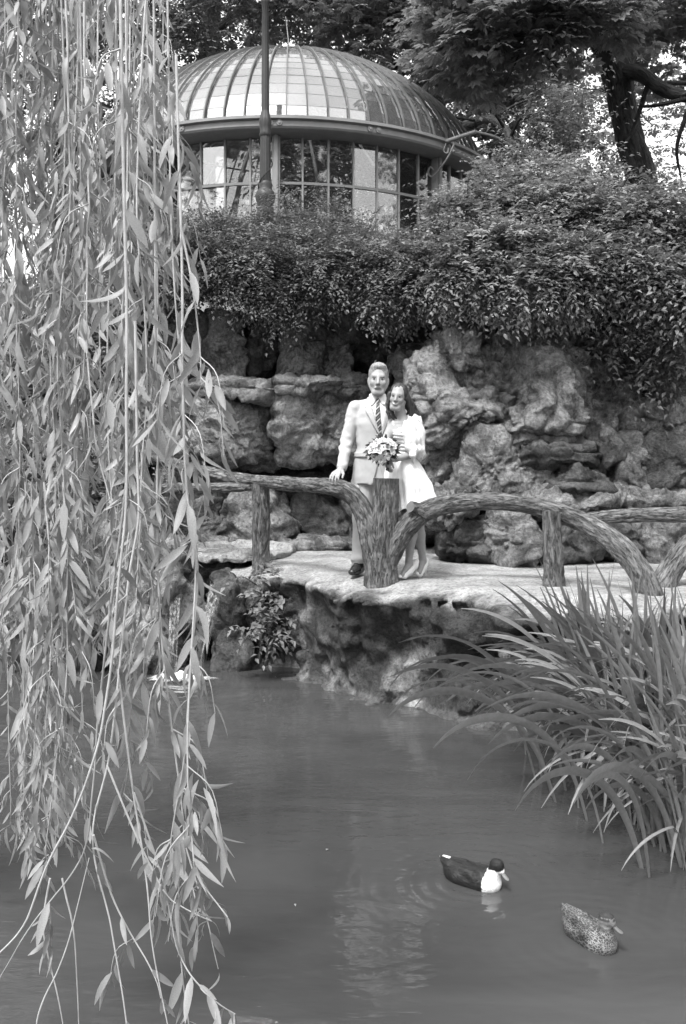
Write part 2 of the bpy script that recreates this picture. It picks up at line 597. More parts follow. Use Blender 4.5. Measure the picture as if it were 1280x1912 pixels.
t = NT('murky_pond_water')
co1 = t.mapv((1.1, 3.2, 1), (0, 0, math.radians(14)))
co2 = t.mapv((0.7, 1.6, 1), (0, 0, math.radians(-22)))
w1 = t.noise(5.0, 3, 0.5, co1, dist=0.6)
w2 = t.noise(2.2, 3, 0.5, co2, dist=1.0)
w3 = t.noise(16, 2, 0.5, co1)
hh = t.math('ADD', t.math('ADD', t.math('MULTIPLY', w1, 0.17), t.math('MULTIPLY', w2, 0.6)), t.math('MULTIPLY', w3, 0.03))
def ring(u, v, k, fall, amp):
    D = CAMH * FPX / (v - HOR)
    nd = t.n('VectorMath', operation='DISTANCE')
    t.l(t.co, nd.inputs[0]); nd.inputs[1].default_value = ((u - 640) * D / FPX, D, 0)
    dist = t.math('ADD', nd.outputs['Value'], t.math('MULTIPLY', w2, .05))
    return t.math('MULTIPLY', t.math('SINE', t.math('MULTIPLY', dist, k), 0.0), t.math('MULTIPLY', t.math('POWER', 2.718, t.math('MULTIPLY', dist, -fall)), amp))
hh = t.math('ADD', hh, ring(885, 1650, 85, 3.2, .16))
hh = t.math('ADD', hh, ring(1100, 1757, 85, 3.2, .13))
hh = t.math('ADD', hh, ring(350, 1272, 42, .7, .12))
nb = t.bump(hh, 0.2, 0.05)
wc = t.ramp(t.noise(0.7, 4, 0.6, co2, dist=1.5), [(0.35, 0.048), (0.65, 0.064)])
pr = t.principled(wc, 0.035, 0.5, nb, IOR=1.33)
M_water = t.done(pr)
mb = MB()
wx, wy = np.linspace(-40, 40, 9), np.linspace(-3, 14, 9)
WX, WY = np.meshgrid(wx, wy, indexing='ij')
ii, jj = np.meshgrid(np.arange(8), np.arange(8), indexing='ij')
mb.add(np.stack([WX, WY, 0 * WX], -1), np.stack([ii * 9 + jj, (ii + 1) * 9 + jj, (ii + 1) * 9 + jj + 1, ii * 9 + jj + 1], -1).reshape(-1, 4))
obj('pond_water', mb, M_water, kind='structure')

# ---------------------------------------------------------------- rocks
def cubesphere(res):
    l = np.tan(np.linspace(-1, 1, res + 1) * np.pi / 4)
    a, b = np.meshgrid(l, l, indexing='ij')
    o = np.ones_like(a)
    Vs, Fs, n = [], [], 0
    for f in ((o, a, b), (-o, b, a), (b, o, a), (a, -o, b), (a, b, o), (b, a, -o)):
        Vs.append(np.stack(f, -1).reshape(-1, 3))
        i, j = np.meshgrid(np.arange(res), np.arange(res), indexing='ij')
        k = res + 1
        Fs.append(np.stack([i * k + j, (i + 1) * k + j, (i + 1) * k + j + 1, i * k + j + 1], -1).reshape(-1, 4) + n)
        n += k * k
    V, F = np.concatenate(Vs), np.concatenate(Fs)
    V = norm(V)
    key = np.round(V * 1e4).astype(np.int64)
    _, idx, inv = np.unique(key, axis=0, return_index=True, return_inverse=True)
    return V[idx], inv.reshape(-1)[F]
CS = {}

def rock(parent, box_px, D, depth, mat, seed, pw=5.4, lump=0.10, fine=0.045, strata=0.0, pock=0.0, res=24, rz=0.0, tilt=0.0, taper=0.0, cuts=6, block=.036, name='rock', tint=1.0, label=None):
    u0, v0, u1, v1 = box_px
    if res not in CS:
        CS[res] = cubesphere(res)
    n, F = CS[res]
    p0, p1 = PX(u0, v1, D), PX(u1, v0, D)
    size = A([p1[0] - p0[0], depth, p1[2] - p0[2]])
    c = A([(p0[0] + p1[0]) / 2, D + depth / 2, (p0[2] + p1[2]) / 2])
    r = (np.abs(n) ** pw).sum(1) ** (-1 / pw)
    rg_ = np.random.default_rng(seed)
    pn = norm(rg_.normal(size=(cuts, 3)) * A([1, 1, .8]))
    pd = rg_.uniform(0.62, 1.0, cuts) * (np.abs(pn) ** (pw / (pw - 1))).sum(1) ** ((pw - 1) / pw)
    dt = n @ pn.T
    rc = np.where(dt > 0.05, pd[None] / np.maximum(dt, 0.05), 9.0)
    rall = np.concatenate([r[:, None], rc], 1)
    r = (rall ** -14.0).sum(1) ** (-1 / 14.0)
    V = n * r[:, None] * size / 2 * 1.08
    if taper:
        k = 1 + taper * V[:, 2:3] / size[2]
        V[:, :2] *= k
    ca, sa = math.cos(tilt), math.sin(tilt)
    V = V @ A([[ca, 0, sa], [0, 1, 0], [-sa, 0, ca]])
    ca, sa = math.cos(rz), math.sin(rz)
    V = V @ A([[ca, sa, 0], [-sa, ca, 0], [0, 0, 1]])
    W = V + c
    m = min(size)
    dn = norm(n * A([1 / size[0], 1 / size[1], 1 / size[2]]))
    q = W * (1.1 / max(m, 0.3))
    warp = np.stack([vnoise(q * 1.3 + 5, seed), vnoise(q * 1.3 + 17, seed + 1), vnoise(q * 1.3 + 41, seed + 2)], -1)
    h = lump * m * fbm(q + 0.6 * warp, seed + 3, 3)
    rg = ridged(W * 4.2 + warp * 0.6, seed + 4, 3)
    h = h - 0.6 * fine * sstep(0.35, 0.95, rg) + fine * fbm(W * 7 + warp, seed + 6, 3)
    if block:
        cv, ce = worley(W * A([2.3, 2.3, 3.4]) + .45 * warp + .12 * vnoise(W * 9, seed)[:, None], seed + 20)
        h = h + block * cv * sstep(0, .10, ce) - .5 * block * (1 - sstep(0, .09, ce))
        cv, ce = worley(W * A([6, 6, 8]) + .5 * warp, seed + 24)
        h = h + .3 * block * cv * sstep(0, .12, ce)
    if strata:
        zz = W[:, 2] + 0.05 * vnoise(W * 1.5, seed + 7)
        s1 = vnoise(np.stack([zz * 13, 0 * zz, W[:, 0] * 0.4], -1), seed + 8) + 0.6 * vnoise(np.stack([zz * 34, 0 * zz, W[:, 0] * 0.8], -1), seed + 9)
        h = h + strata * np.clip(s1 * 1.6, -1, 1)
    if pock:
        h = h - pock * sstep(0.12, 0.5, vnoise(W * 16, seed + 12)) - 0.6 * pock * sstep(0.1, 0.5, vnoise(W * 33, seed + 13))
    V = V + dn * h[:, None]
    mb = MB(); mb.add(V + c, F, tint)
    o = obj(name, mb, mat, parent)
    if label:
        o['label'] = label
    return o

RW = thing('rock_wall', 'weathered stone grotto wall of big squared blocks behind the groom', 'rock wall', PX(520, 1015, 11.5))
R_, D_, P_ = M_rock, M_rock_dark, M_rock_pale
left = [  # box in the photo, distance, depth, material, options
    ((345, 733, 506, 866), 10.75, 1.3, P_, dict(pw=5, lump=.10, fine=.06, res=42)),
    ((514, 726, 690, 868), 10.8, 1.3, P_, dict(pw=5, lump=.10, fine=.07, res=42)),
    ((684, 738, 800, 872), 11.1, 1.2, R_, dict(pw=4.5, lump=.12)),
    ((335, 706, 515, 742), 10.7, 1.2, R_, dict(pw=5, strata=.05, lump=.1)),
    ((508, 700, 640, 736), 10.75, 1.2, R_, dict(pw=5, strata=.05, lump=.1)),
    ((625, 698, 735, 740), 10.85, 1.2, D_, dict(pw=5, strata=.045, lump=.1)),
    ((360, 575, 462, 715), 11.15, 1.2, R_, dict(pw=5, cuts=5, lump=.12, res=36)),
    ((448, 590, 520, 715), 11.35, 1.0, D_, dict(pw=4, lump=.2)),
    ((508, 632, 600, 708), 11.25, 1.0, R_, dict(pw=5, cuts=5, lump=.12)),
    ((585, 645, 665, 706), 11.2, 1.0, R_, dict(pw=5, cuts=5, lump=.12)),
    ((510, 575, 680, 655), 11.45, 1.1, R_, dict(pw=5, cuts=5, lump=.12, res=36)),
    ((655, 580, 735, 690), 11.5, 1.0, D_, dict(pw=4, lump=.16)),
    ((728, 640, 800, 745), 11.0, 1.1, R_, dict()),
    ((690, 590, 830, 660), 11.3, 1.0, D_, dict()),
    ((250, 580, 385, 720), 11.0, 1.1, D_, dict()),
    ((330, 845, 520, 935), 11.7, .8, D_, dict()),
    ((500, 845, 700, 940), 11.75, .8, D_, dict()),
    ((690, 850, 830, 940), 11.5, .8, D_, dict()),
    ((318, 918, 420, 1020), 11.05, 1.0, R_, dict(lump=.16, strata=.03)),
    ((408, 912, 552, 1022), 10.95, 1.0, P_, dict(pw=4.5, lump=.13, fine=.07)),
    ((550, 928, 655, 1022), 11.35, 1.0, D_, dict()),
    ((640, 905, 745, 1020), 11.2, 1.0, D_, dict()),
    ((735, 900, 830, 1030), 10.9, 1.0, D_, dict()),
    ((515, 1008, 660, 1034), 10.7, .5, R_, dict(pw=4, lump=.14)),
    ((320, 1004, 420, 1026), 10.8, .5, R_, dict(pw=4, lump=.14)),
    ((235, 715, 350, 872), 10.7, 1.2, R_, dict(lump=.18)),
    ((225, 865, 330, 1015), 10.7, 1.1, R_, dict(lump=.18)),
]
for i, (b, D, dp, m, kw) in enumerate(left):
    rock(RW, b, D, dp, m, 100 + i * 7, **kw)

RB = thing('rock_wall', 'tall pale lumpy rock outcrop beside the bride, with ledges on its right', 'rock wall', PX(950, 1050, 9.8))
right = [
    ((800, 612, 1092, 945), 10.0, 1.5, R_, dict(pw=6, cuts=9, lump=.08, fine=.085, block=.085, res=84)),
    ((784, 655, 975, 835), 9.72, 1.5, P_, dict(pw=4.5, cuts=8, lump=.14, fine=.08, block=.07, res=52)),
    ((822, 606, 905, 700), 9.75, 1.2, R_, dict(lump=.24, fine=.07, res=36)),
    ((978, 636, 1086, 800), 9.55, 1.2, R_, dict(lump=.14, fine=.05, block=.04, cuts=5, res=40, taper=-.30, pw=3.2)),
    ((1035, 690, 1104, 800), 9.7, 1.0, R_, dict()),
    ((940, 735, 1102, 842), 9.65, 1.2, P_, dict(pw=4, strata=.045, lump=.14, res=42)),
    ((980, 815, 1128, 878), 9.55, 1.2, D_, dict(pw=4, strata=.03, lump=.16)),
    ((1015, 868, 1172, 930), 9.45, 1.2, D_, dict(pw=3.5, strata=.03, lump=.18)),
    ((868, 800, 1030, 950), 9.5, 1.1, P_, dict(pw=4, cuts=6, lump=.18, fine=.075, res=46)),
    ((785, 800, 885, 945), 10.5, .9, D_, dict()),
    ((806, 906, 905, 985), 9.2, .8, R_, dict(pw=3, lump=.16, pock=.035, res=42)),
    ((822, 972, 940, 1058), 9.3, .8, D_, dict()),
    ((904, 948, 1012, 1066), 9.05, .7, R_, dict(pw=3.4, lump=.16, taper=-.2)),
    ((985, 918, 1195, 975), 9.3, 1.2, P_, dict(pw=3.2, strata=.025, lump=.2, fine=.07)),
    ((1005, 962, 1135, 1062), 9.15, .8, D_, dict()),
    ((1120, 962, 1215, 1062), 9.3, .8, D_, dict()),
    ((1195, 965, 1310, 1060), 9.2, .8, R_, dict()),
]
for i, (b, D, dp, m, kw) in enumerate(right):
    rock(RB, b, D, dp, m, 400 + i * 7, **kw)

RC = thing('rock_wall', 'shaded knobbly rock face at the right edge under the big-leaved shrubs', 'rock wall', PX(1200, 1000, 10.2))
far = [
    ((1100, 634, 1194, 770), 10.2, 1.0, R_, dict(pw=5, lump=.1, fine=.05)),
    ((1104, 745, 1172, 880), 9.95, 1.0, R_, dict(lump=.2, taper=.2)),
    ((1160, 735, 1262, 822), 10.1, 1.0, R_, dict()),
    ((1245, 730, 1340, 830), 10.0, 1.0, R_, dict()),
    ((1145, 808, 1225, 945), 10.0, 1.0, R_, dict()),
    ((1212, 812, 1330, 918), 9.85, 1.0, D_, dict()),
    ((1180, 900, 1320, 985), 9.75, 1.0, R_, dict()),
    ((1185, 650, 1330, 745), 10.7, 1.0, D_, dict()),
    ((1075, 640, 1120, 830), 10.6, 1.0, D_, dict()),
]
for i, (b, D, dp, m, kw) in enumerate(far):
    rock(RC, b, D, dp, m, 700 + i * 7, **kw)

RL = thing('rock_bank', 'rocky bank of stacked boulders behind the hanging willow, left of the cascade', 'rock bank', PX(200, 1240, 9.2))
bank = [
    ((190, 1065, 335, 1275), 8.75, 1.1, P_, dict(lump=.2, fine=.06, res=38)),
    ((240, 1010, 345, 1110), 9.2, 1.0, R_, dict()),
    ((90, 930, 260, 1110), 9.3, 1.2, R_, dict()),
    ((60, 1080, 210, 1290), 8.8, 1.1, D_, dict()),
    ((-60, 950, 110, 1130), 9.3, 1.2, D_, dict()),
    ((-80, 1100, 80, 1300), 8.7, 1.1, R_, dict()),
    ((100, 800, 250, 950), 10.3, 1.2, R_, dict()),
    ((-60, 780, 120, 970), 10.4, 1.2, D_, dict()),
]
for i, (b, D, dp, m, kw) in enumerate(bank):
    rock(RL, b, D, dp, m, 900 + i * 7, **kw)

# ---------------------------------------------------------------- the terrace the couple stands on
rim = A([(-1.12, 9.3), (-.60, 8.75), (-.40, 8.38), (-.14, 7.98), (.24, 7.56), (.62, 7.26), (.95, 7.02), (1.20, 6.88), (1.45, 6.72), (1.8, 6.55), (2.5, 6.5), (4.6, 6.5), (4.6, 13), (-1.12, 13)], float)

def poly_sd(x, y, P):
    d = np.full(np.broadcast(x, y).shape, 1e9)
    s = np.ones_like(d)
    n = len(P)
    for i in range(n):
        a, b = P[i], P[i - 1]
        ex, ey = b - a
        wx_, wy_ = x - a[0], y - a[1]
        tt = np.clip((wx_ * ex + wy_ * ey) / (ex * ex + ey * ey), 0, 1)
        d = np.minimum(d, (wx_ - ex * tt) ** 2 + (wy_ - ey * tt) ** 2)
        c1 = y >= a[1]; c2 = y < b[1]; c3 = ex * wy_ > ey * wx_
        s = np.where((c1 & c2 & c3) | (~c1 & ~c2 & ~c3), -s, s)
    return s * np.sqrt(d)

def terrace_top(x, y, d2):
    return 0.957 - 0.085 * sstep(-0.42, -0.02, d2) + 0.012 * np.sin(x * 3.1 + y * 2) - 0.0 * x

S = SDF((-1.5, 6.1, -0.35), (4.0, 12.2, 1.1), 0.033)
X2, Y2 = np.meshgrid(S.ax[0], S.ax[1], indexing='ij')
d2 = poly_sd(X2, Y2, rim)
top2 = terrace_top(X2, Y2, d2)
Z1 = S.ax[2][None, None, :]
inset = np.interp(S.ax[2], [-0.35, -0.04, 0.0, 0.05, 0.12, 0.35, 0.62, 0.78, 1.1], [.02, .03, .04, 0.12, 0.14, 0.13, 0.06, 0.0, 0.0])[None, None]
dh = d2[..., None] + inset
dv = Z1 - top2[..., None]
k = 0.055
hmix = np.clip(0.5 - 0.5 * (dh - dv) / k, 0, 1)
S.d = (dh * (1 - hmix) + dv * hmix + k * hmix * (1 - hmix)).astype(np.float32)
S.ell((1.36, 6.95, 0.33), (0.46, 0.7, 0.25), 0.08, sub=True)
S.ell((1.75, 6.7, 0.30), (0.5, 0.75, 0.30), 0.08, sub=True)
S.ell((-0.66, 8.65, 0.25), (0.26, 0.5, 0.34), 0.06, sub=True)
S.ell((0.10, 7.55, 0.42), (0.12, 0.14, 0.15), 0.05, sub=True)
def disp(P):
    side = sstep(0.90, 0.76, P[:, 2])
    w = np.stack([vnoise(P * 1.7, 5), vnoise(P * 1.7 + 9, 6), vnoise(P * 1.7 + 22, 7)], -1)
    cv, ce = worley(P * A([2.6, 2.6, 3.4]) + .4 * w, 77)
    n = 0.09 * cv * sstep(0, .1, ce) + 0.16 * fbm(P * A([2.6, 2.6, 1.9]) + 0.5 * w, 11, 3) + 0.08 * ridged(P * 4.6 + w * .5, 13, 2) + 0.045 * fbm(P * 11, 17, 2)
    m = 0.010 * fbm(P * A([2.5, 2.5, 0.1]), 19, 3) + 0.004 * vnoise(P * 15, 3)
    return n * side + m
S.displace(disp, 0.45)
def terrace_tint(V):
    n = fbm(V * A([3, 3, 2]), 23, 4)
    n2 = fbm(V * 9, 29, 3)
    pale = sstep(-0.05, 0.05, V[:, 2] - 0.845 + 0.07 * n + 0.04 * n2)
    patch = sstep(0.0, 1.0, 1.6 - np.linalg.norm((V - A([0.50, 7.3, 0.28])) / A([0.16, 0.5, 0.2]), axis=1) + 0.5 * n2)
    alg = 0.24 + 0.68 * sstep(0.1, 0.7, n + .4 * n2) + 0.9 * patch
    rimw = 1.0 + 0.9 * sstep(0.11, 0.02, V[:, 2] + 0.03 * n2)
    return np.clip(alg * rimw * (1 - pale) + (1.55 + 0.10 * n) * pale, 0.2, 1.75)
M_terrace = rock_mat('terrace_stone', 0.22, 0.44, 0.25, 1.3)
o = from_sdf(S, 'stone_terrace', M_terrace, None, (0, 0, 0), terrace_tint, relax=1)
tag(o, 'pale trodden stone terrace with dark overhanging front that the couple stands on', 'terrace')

# the stone slab that the stream slips under, left of the terrace
SL = thing('stone_slab', 'thin flat pale stone slab bridging the stream left of the terrace', 'slab', PX(430, 1045, 10.2))
rock(SL, (322, 1031, 532, 1052), 9.75, 1.25, M_terrace, 1201, pw=7, lump=.12, fine=.02, res=40, cuts=2, name='slab', tint=1.5)
rock(SL, (330, 1050, 452, 1115), 9.95, .9, R_, 1207, lump=.2, name='support_stone')
rock(SL, (430, 1060, 560, 1270), 9.6, .9, D_, 1213, lump=.2, name='support_stone')
rock(SL, (392, 1092, 480, 1275), 9.0, .8, D_, 1219, lump=.24, name='support_stone')

# ---------------------------------------------------------------- rustic cement railing shaped like branches
RF = thing('rustic_railing', 'rustic tree-branch railing of bark-textured cement with a forked stump before the couple', 'railing', (0.327, 7.96, 0.92))
def px_path(rows):
    return A([PX(*r[:3]) for r in rows])
def rail(name, rows, parent, seg=56, step=.014, bark=.010, seed=0, bf=(24, 6)):
    mb = MB()
    tube(mb, px_path(rows), [r[3] for r in rows], seg, step, bark, bf, seed)
    return obj(name, mb, M_rail, parent)
rail('trunk', [(713, 1125, 7.96, .160), (713, 1075, 7.96, .136), (714, 1030, 7.96, .118), (717, 980, 7.96, .112), (719, 930, 7.96, .104), (720, 893, 7.96, .100)], RF, 56, seed=1, bark=.012)
rail('rail', [(700, 1062, 7.97, .085), (693, 1015, 7.96, .088), (684, 972, 7.98, .088), (668, 938, 8.02, .086), (645, 917, 8.06, .080), (612, 908, 8.15, .070), (560, 905, 8.6, .064), (486, 899, 9.1, .060), (420, 890, 9.5, .062), (350, 875, 9.8, .066), (290, 852, 10.0, .07), (230, 826, 10.2, .07)], RF, 56, seed=2)
rail('rail', [(716, 1068, 7.94, .085), (732, 1030, 7.93, .088), (754, 990, 7.92, .088), (785, 960, 7.9, .084), (825, 944, 7.88, .078), (880, 938, 7.82, .072), (940, 937, 7.72, .070), (1000, 946, 7.6, .068), (1055, 962, 7.5, .070), (1110, 988, 7.38, .076), (1155, 1020, 7.25, .08), (1190, 1060, 7.1, .082), (1212, 1105, 6.98, .084), (1222, 1170, 6.9, .09)], RF, 56, seed=3)
rail('branch_stub', [(792, 962, 7.88, .06), (776, 950, 7.84, .05), (766, 946, 7.80, .045)], RF, 40, seed=4)
rail('post', [(486, 1085, 9.12, .090), (486, 1030, 9.12, .084), (487, 960, 9.12, .080), (486, 903, 9.12, .076)], RF, 48, seed=5)
rail('post', [(1036, 1175, 7.46, .084), (1034, 1080, 7.46, .078), (1031, 1020, 7.46, .074), (1029, 955, 7.48, .07)], RF, 48, seed=6)
rail('rail', [(255, 925, 9.6, .06), (330, 912, 9.6, .055), (400, 911, 9.45, .05), (484, 908, 9.15, .045)], RF, 48, seed=7)
rail('rail', [(1040, 975, 8.7, .04), (1100, 969, 8.6, .055), (1160, 963, 8.55, .06), (1300, 961, 8.5, .06)], RF, 56, seed=8)
rail('branch_stub', [(1310, 1000, 7.7, .09), (1270, 1040, 7.65, .09), (1235, 1095, 7.6, .095), (1215, 1150, 7.55, .1)], RF, 56, seed=9)

# ---------------------------------------------------------------- little cascade
t = NT('falling_water')
st = t.noise(40, 5, 0.7, t.mapv((1, 1, 0.06)), dist=0.3)
fr = t.noise(9, 5, 0.7)
al = t.ramp(t.math('MULTIPLY', st, t.math('ADD', t.math('MULTIPLY', fr, .4), 0.75)), [(0.40, 0.03), (0.68, 0.75)])
df = t.principled(0.5, 0.25, 0.5)
tr = t.n('BsdfTransparent')
mx = t.n('MixShader')
t.l(al, mx.inputs[0]); t.l(tr.outputs[0], mx.inputs[1]); t.l(df, mx.inputs[2])
M_fall = t.done(mx.outputs[0])
t = NT('foam')
a = t.noise(14, 8, 0.75, dist=0.6)
al = t.ramp(t.math('MULTIPLY', a, t.attr()), [(0.26, 0.0), (0.50, 0.95)])
df = t.principled(0.8, 0.5, 0.3, t.bump(t.noise(50, 4), 0.6, 0.02))
tr = t.n('BsdfTransparent')
mx = t.n('MixShader')
t.l(al, mx.inputs[0]); t.l(tr.outputs[0], mx.inputs[1]); t.l(df, mx.inputs[2])
M_foam = t.done(mx.outputs[0])
CA = thing('cascade', 'small white cascade falling from under the slab into the pond', 'waterfall', PX(355, 1268, 8.55))
def sheet(rows, seed):
    """rows: left edge, right edge (u, v), distance"""
    mb = MB()
    Lc = catmull(A([PX(r[0], r[2], r[3]) for r in rows]), 50)
    Rc = catmull(A([PX(r[1], r[2], r[3]) for r in rows]), 50)
    s = np.linspace(0, 1, 22)
    V = Lc[:, None] * (1 - s)[None, :, None] + Rc[:, None] * s[None, :, None]
    bulge = 0.05 * np.sin(np.pi * s)[None] + 0.03 * vnoise(np.stack([np.repeat(s[None] * 9, 50, 0), np.repeat(np.linspace(0, 3, 50)[:, None], 22, 1), 0 * V[..., 0]], -1), seed)
    V[..., 1] -= bulge
    i, j = np.meshgrid(np.arange(49), np.arange(21), indexing='ij')
    F = np.stack([i * 22 + j, i * 22 + j + 1, (i + 1) * 22 + j + 1, (i + 1) * 22 + j], -1).reshape(-1, 4)
    mb.add(V, F)
    return mb
obj('water_sheet', sheet([(392, 425, 1078, 9.5), (392, 420, 1092, 9.15), (384, 410, 1130, 8.95), (372, 396, 1180, 8.8), (362, 386, 1225, 8.72), (352, 378, 1266, 8.68)], 4), M_fall, CA)
obj('water_sheet', sheet([(322, 338, 1100, 9.3), (318, 336, 1130, 9.0), (312, 332, 1200, 8.75), (306, 330, 1266, 8.68)], 9), M_fall, CA)
mb = MB()
rr = np.linspace(0, 1, 26); th = np.linspace(0, 2 * np.pi, 64, endpoint=False)
RR, TH = np.meshgrid(rr, th, indexing='ij')
cF = PX(335, 1270, 8.5)
Xf = cF[0] + RR * np.cos(TH) * (0.42 + .06 * np.sin(3 * TH)); Yf = 8.52 + RR * np.sin(TH) * .20
Zf = 0.012 + (0.07 * (1 - RR) ** 1.5) * (0.6 + 0.8 * vnoise(np.stack([Xf * 12, Yf * 12, 0 * Xf], -1), 4)) + 0.015 * vnoise(np.stack([Xf * 30, Yf * 30, 0 * Xf], -1), 8) * (1 - RR)
i, j = np.meshgrid(np.arange(25), np.arange(64), indexing='ij'); k = (j + 1) % 64
mb.add(np.stack([Xf, Yf, Zf], -1), np.stack([i * 64 + j, (i + 1) * 64 + j, (i + 1) * 64 + k, i * 64 + k], -1).reshape(-1, 4), (1.24 - RR).ravel())
obj('foam', mb, M_foam, CA)
# ---------------------------------------------------------------- domed greenhouse on the hill
GC = A([-1.03, 18.5, 4.2])
GH = thing('greenhouse', 'round glass greenhouse with ribbed glass dome standing on the hill', 'greenhouse', GC)
M_iron = simple('painted_iron', 0.23, 0.5, 0.4, 0.12, 6, 0.2, 40)
M_iron_d = simple('dark_painted_iron', 0.035, 0.5, 0.4, 0.2, 10, 0.2, 40)
M_rib = simple('rib_iron', 0.10, 0.5, 0.4, 0.2, 10)
M_plinth = simple('plinth_masonry', 0.25, 0.9, 0.2, 0.25, 8, 0.5, 30, 0.01)

def glass(name, dirt, dval, refl):
    t = NT(name)
    oi = t.n('ObjectInfo')
    nz = t.noise(2.5, 6, 0.7)
    dirtf = t.math('MULTIPLY', t.math('ADD', t.math('MULTIPLY', nz, 1.0), t.math('MULTIPLY', oi.outputs['Random'], 0.7)), dirt)
    fres = t.n('LayerWeight', Blend=0.35)
    gl = t.n('BsdfGlossy', Roughness=0.03)
    gl.inputs['Color'].default_value = g(0.95)
    tr = t.n('BsdfTransparent')
    tr.inputs['Color'].default_value = g(0.86)
    m1 = t.n('MixShader')
    t.l(t.math('ADD', t.math('MULTIPLY', fres.outputs['Fresnel'], 0.9), refl), m1.inputs[0])
    t.l(tr.outputs[0], m1.inputs[1]); t.l(gl.outputs[0], m1.inputs[2])
    df = t.n('BsdfDiffuse'); df.inputs['Color'].default_value = g(dval)
    m2 = t.n('MixShader')
    t.l(dirtf, m2.inputs[0]); t.l(m1.outputs[0], m2.inputs[1]); t.l(df.outputs[0], m2.inputs[2])
    return t.done(m2.outputs[0])
M_dglass = glass('dusty_dome_glass', 0.12, 0.5, 0.17)
M_wglass = glass('window_glass', 0.03, 0.3, 0.09)

Z_RING, Z_FB, R_F, R_W, R_D = 7.23 - GC[2], 7.02 - GC[2], 3.95, 3.60, 3.72
DOME_H = 2.42
NG, NROW = 72, 18
def dome_r2z(r):
    q = np.clip(r / R_D, 0, 1)
    return Z_RING + 0.02 + DOME_H * (0.80 * (1 - q ** 2.2) ** 0.62 + 0.20 * (1 - q))
rs = np.linspace(R_D, 0.28, 400)
zs = dome_r2z(rs)
arc = np.concatenate([[0], np.cumsum(np.hypot(np.diff(rs), np.diff(zs)))])
def dome_pt(f):
    a = f * arc[-1]
    return np.interp(a, arc, rs), np.interp(a, arc, zs)

def Rz(a):
    return Matrix.Rotation(a, 4, 'Z')
def local_obj(name, mb, mat, smooth=True, kind=None):
    me = mb.mesh(name, (0, 0, 0), smooth)
    me.materials.append(mat)
    o = bpy.data.objects.new(name, me); COL.objects.link(o); o.parent = GH
    if kind:
        o['kind'] = kind
    return o
# local frame: phi = 0 looks at the camera (-Y); phi grows to the right
def cyl(r, phi, z):
    return A([r * math.sin(phi), -r * math.cos(phi), z])

# fascia ring under the dome
prof = [(R_W - .05, Z_FB - .02), (R_F - .10, Z_FB), (R_F - .02, Z_FB + .02), (R_F, Z_FB + .05), (R_F, Z_RING - .08), (R_F + .05, Z_RING - .06), (R_F + .05, Z_RING - .015), (R_F - .05, Z_RING), (R_D - .02, Z_RING + .06), (R_D - .12, Z_RING + .03), (R_W - .05, Z_FB - .02)]
mb = MB(); lathe(mb, prof, seg=144)
fas = local_obj('fascia_ring', mb, M_iron, smooth=False)
# plinth, sill, transom
mb = MB(); lathe(mb, [(R_W + .12, -1.0), (R_W + .12, .55), (R_W + .2, .57), (R_W + .2, .66), (R_W - .1, .68), (R_W - .1, -1.0)], seg=96)
local_obj('base_wall', mb, M_plinth, smooth=False)
Z_SILL, Z_TR = .66, 6.30 - GC[2]
for zt in (Z_TR, Z_TR - 1.0):
    mb = MB(); lathe(mb, [(R_W + .025, zt - .02), (R_W + .03, zt + .02), (R_W - .03, zt + .02), (R_W - .03, zt - .02), (R_W + .025, zt - .02)], seg=112)
    local_obj('transom', mb, M_iron, smooth=False)
# columns, mullions, wall panes
mb = MB(); box(mb, (0, -R_W - .03, (Z_SILL + Z_FB) / 2), (.12, .14, Z_FB - Z_SILL + .04)); box(mb, (0, -R_W - .125, (Z_SILL + Z_FB) / 2), (.06, .03, Z_FB - Z_SILL))
me_col = mb.mesh('column', smooth=False); me_col.materials.append(M_iron)
mb = MB(); box(mb, (0, -R_W, (Z_SILL + Z_FB) / 2), (.028, .055, Z_FB - Z_SILL))
me_mul = mb.mesh('mullion', smooth=False); me_mul.materials.append(M_iron)
NB = 56
me_pane = []
for z0, z1 in ((Z_TR + .02, Z_FB), (Z_TR - .98, Z_TR - .02), (Z_SILL, Z_TR - 1.02)):
    mb = MB()
    hw = R_W * math.pi / NB - .012
    box(mb, (0, -R_W + .004, (z0 + z1) / 2), (2 * hw, .006, z1 - z0 - .004))
    me = mb.mesh('pane', smooth=False); me.materials.append(M_wglass); me_pane.append(me)
rnd = random.Random(5)
for i in range(NB):
    a = 2 * math.pi * i / NB
    if i % 7 == 0:
        inst('column', me_col, GH, Rz(a))
    else:
        inst('mullion', me_mul, GH, Rz(a))
    for me in me_pane:
        inst('pane', me, GH, Rz(a + math.pi / NB) @ Matrix.Rotation(rnd.gauss(0, .004), 4, 'X'))
# interior arch ribs standing in the hall
for i in range(16):
    a = 2 * math.pi * (i + .5) / 16
    mb = MB()
    pts = [cyl(R_W * .985, a, Z_SILL), cyl(R_W * .97, a, 1.6), cyl(R_W * .86, a, 2.4), cyl(R_W * .72, a, 3.0), cyl(R_W * .5, a, 3.9)]
    tube(mb, pts, .028, 6)
    local_obj('inner_rib', mb, M_iron)
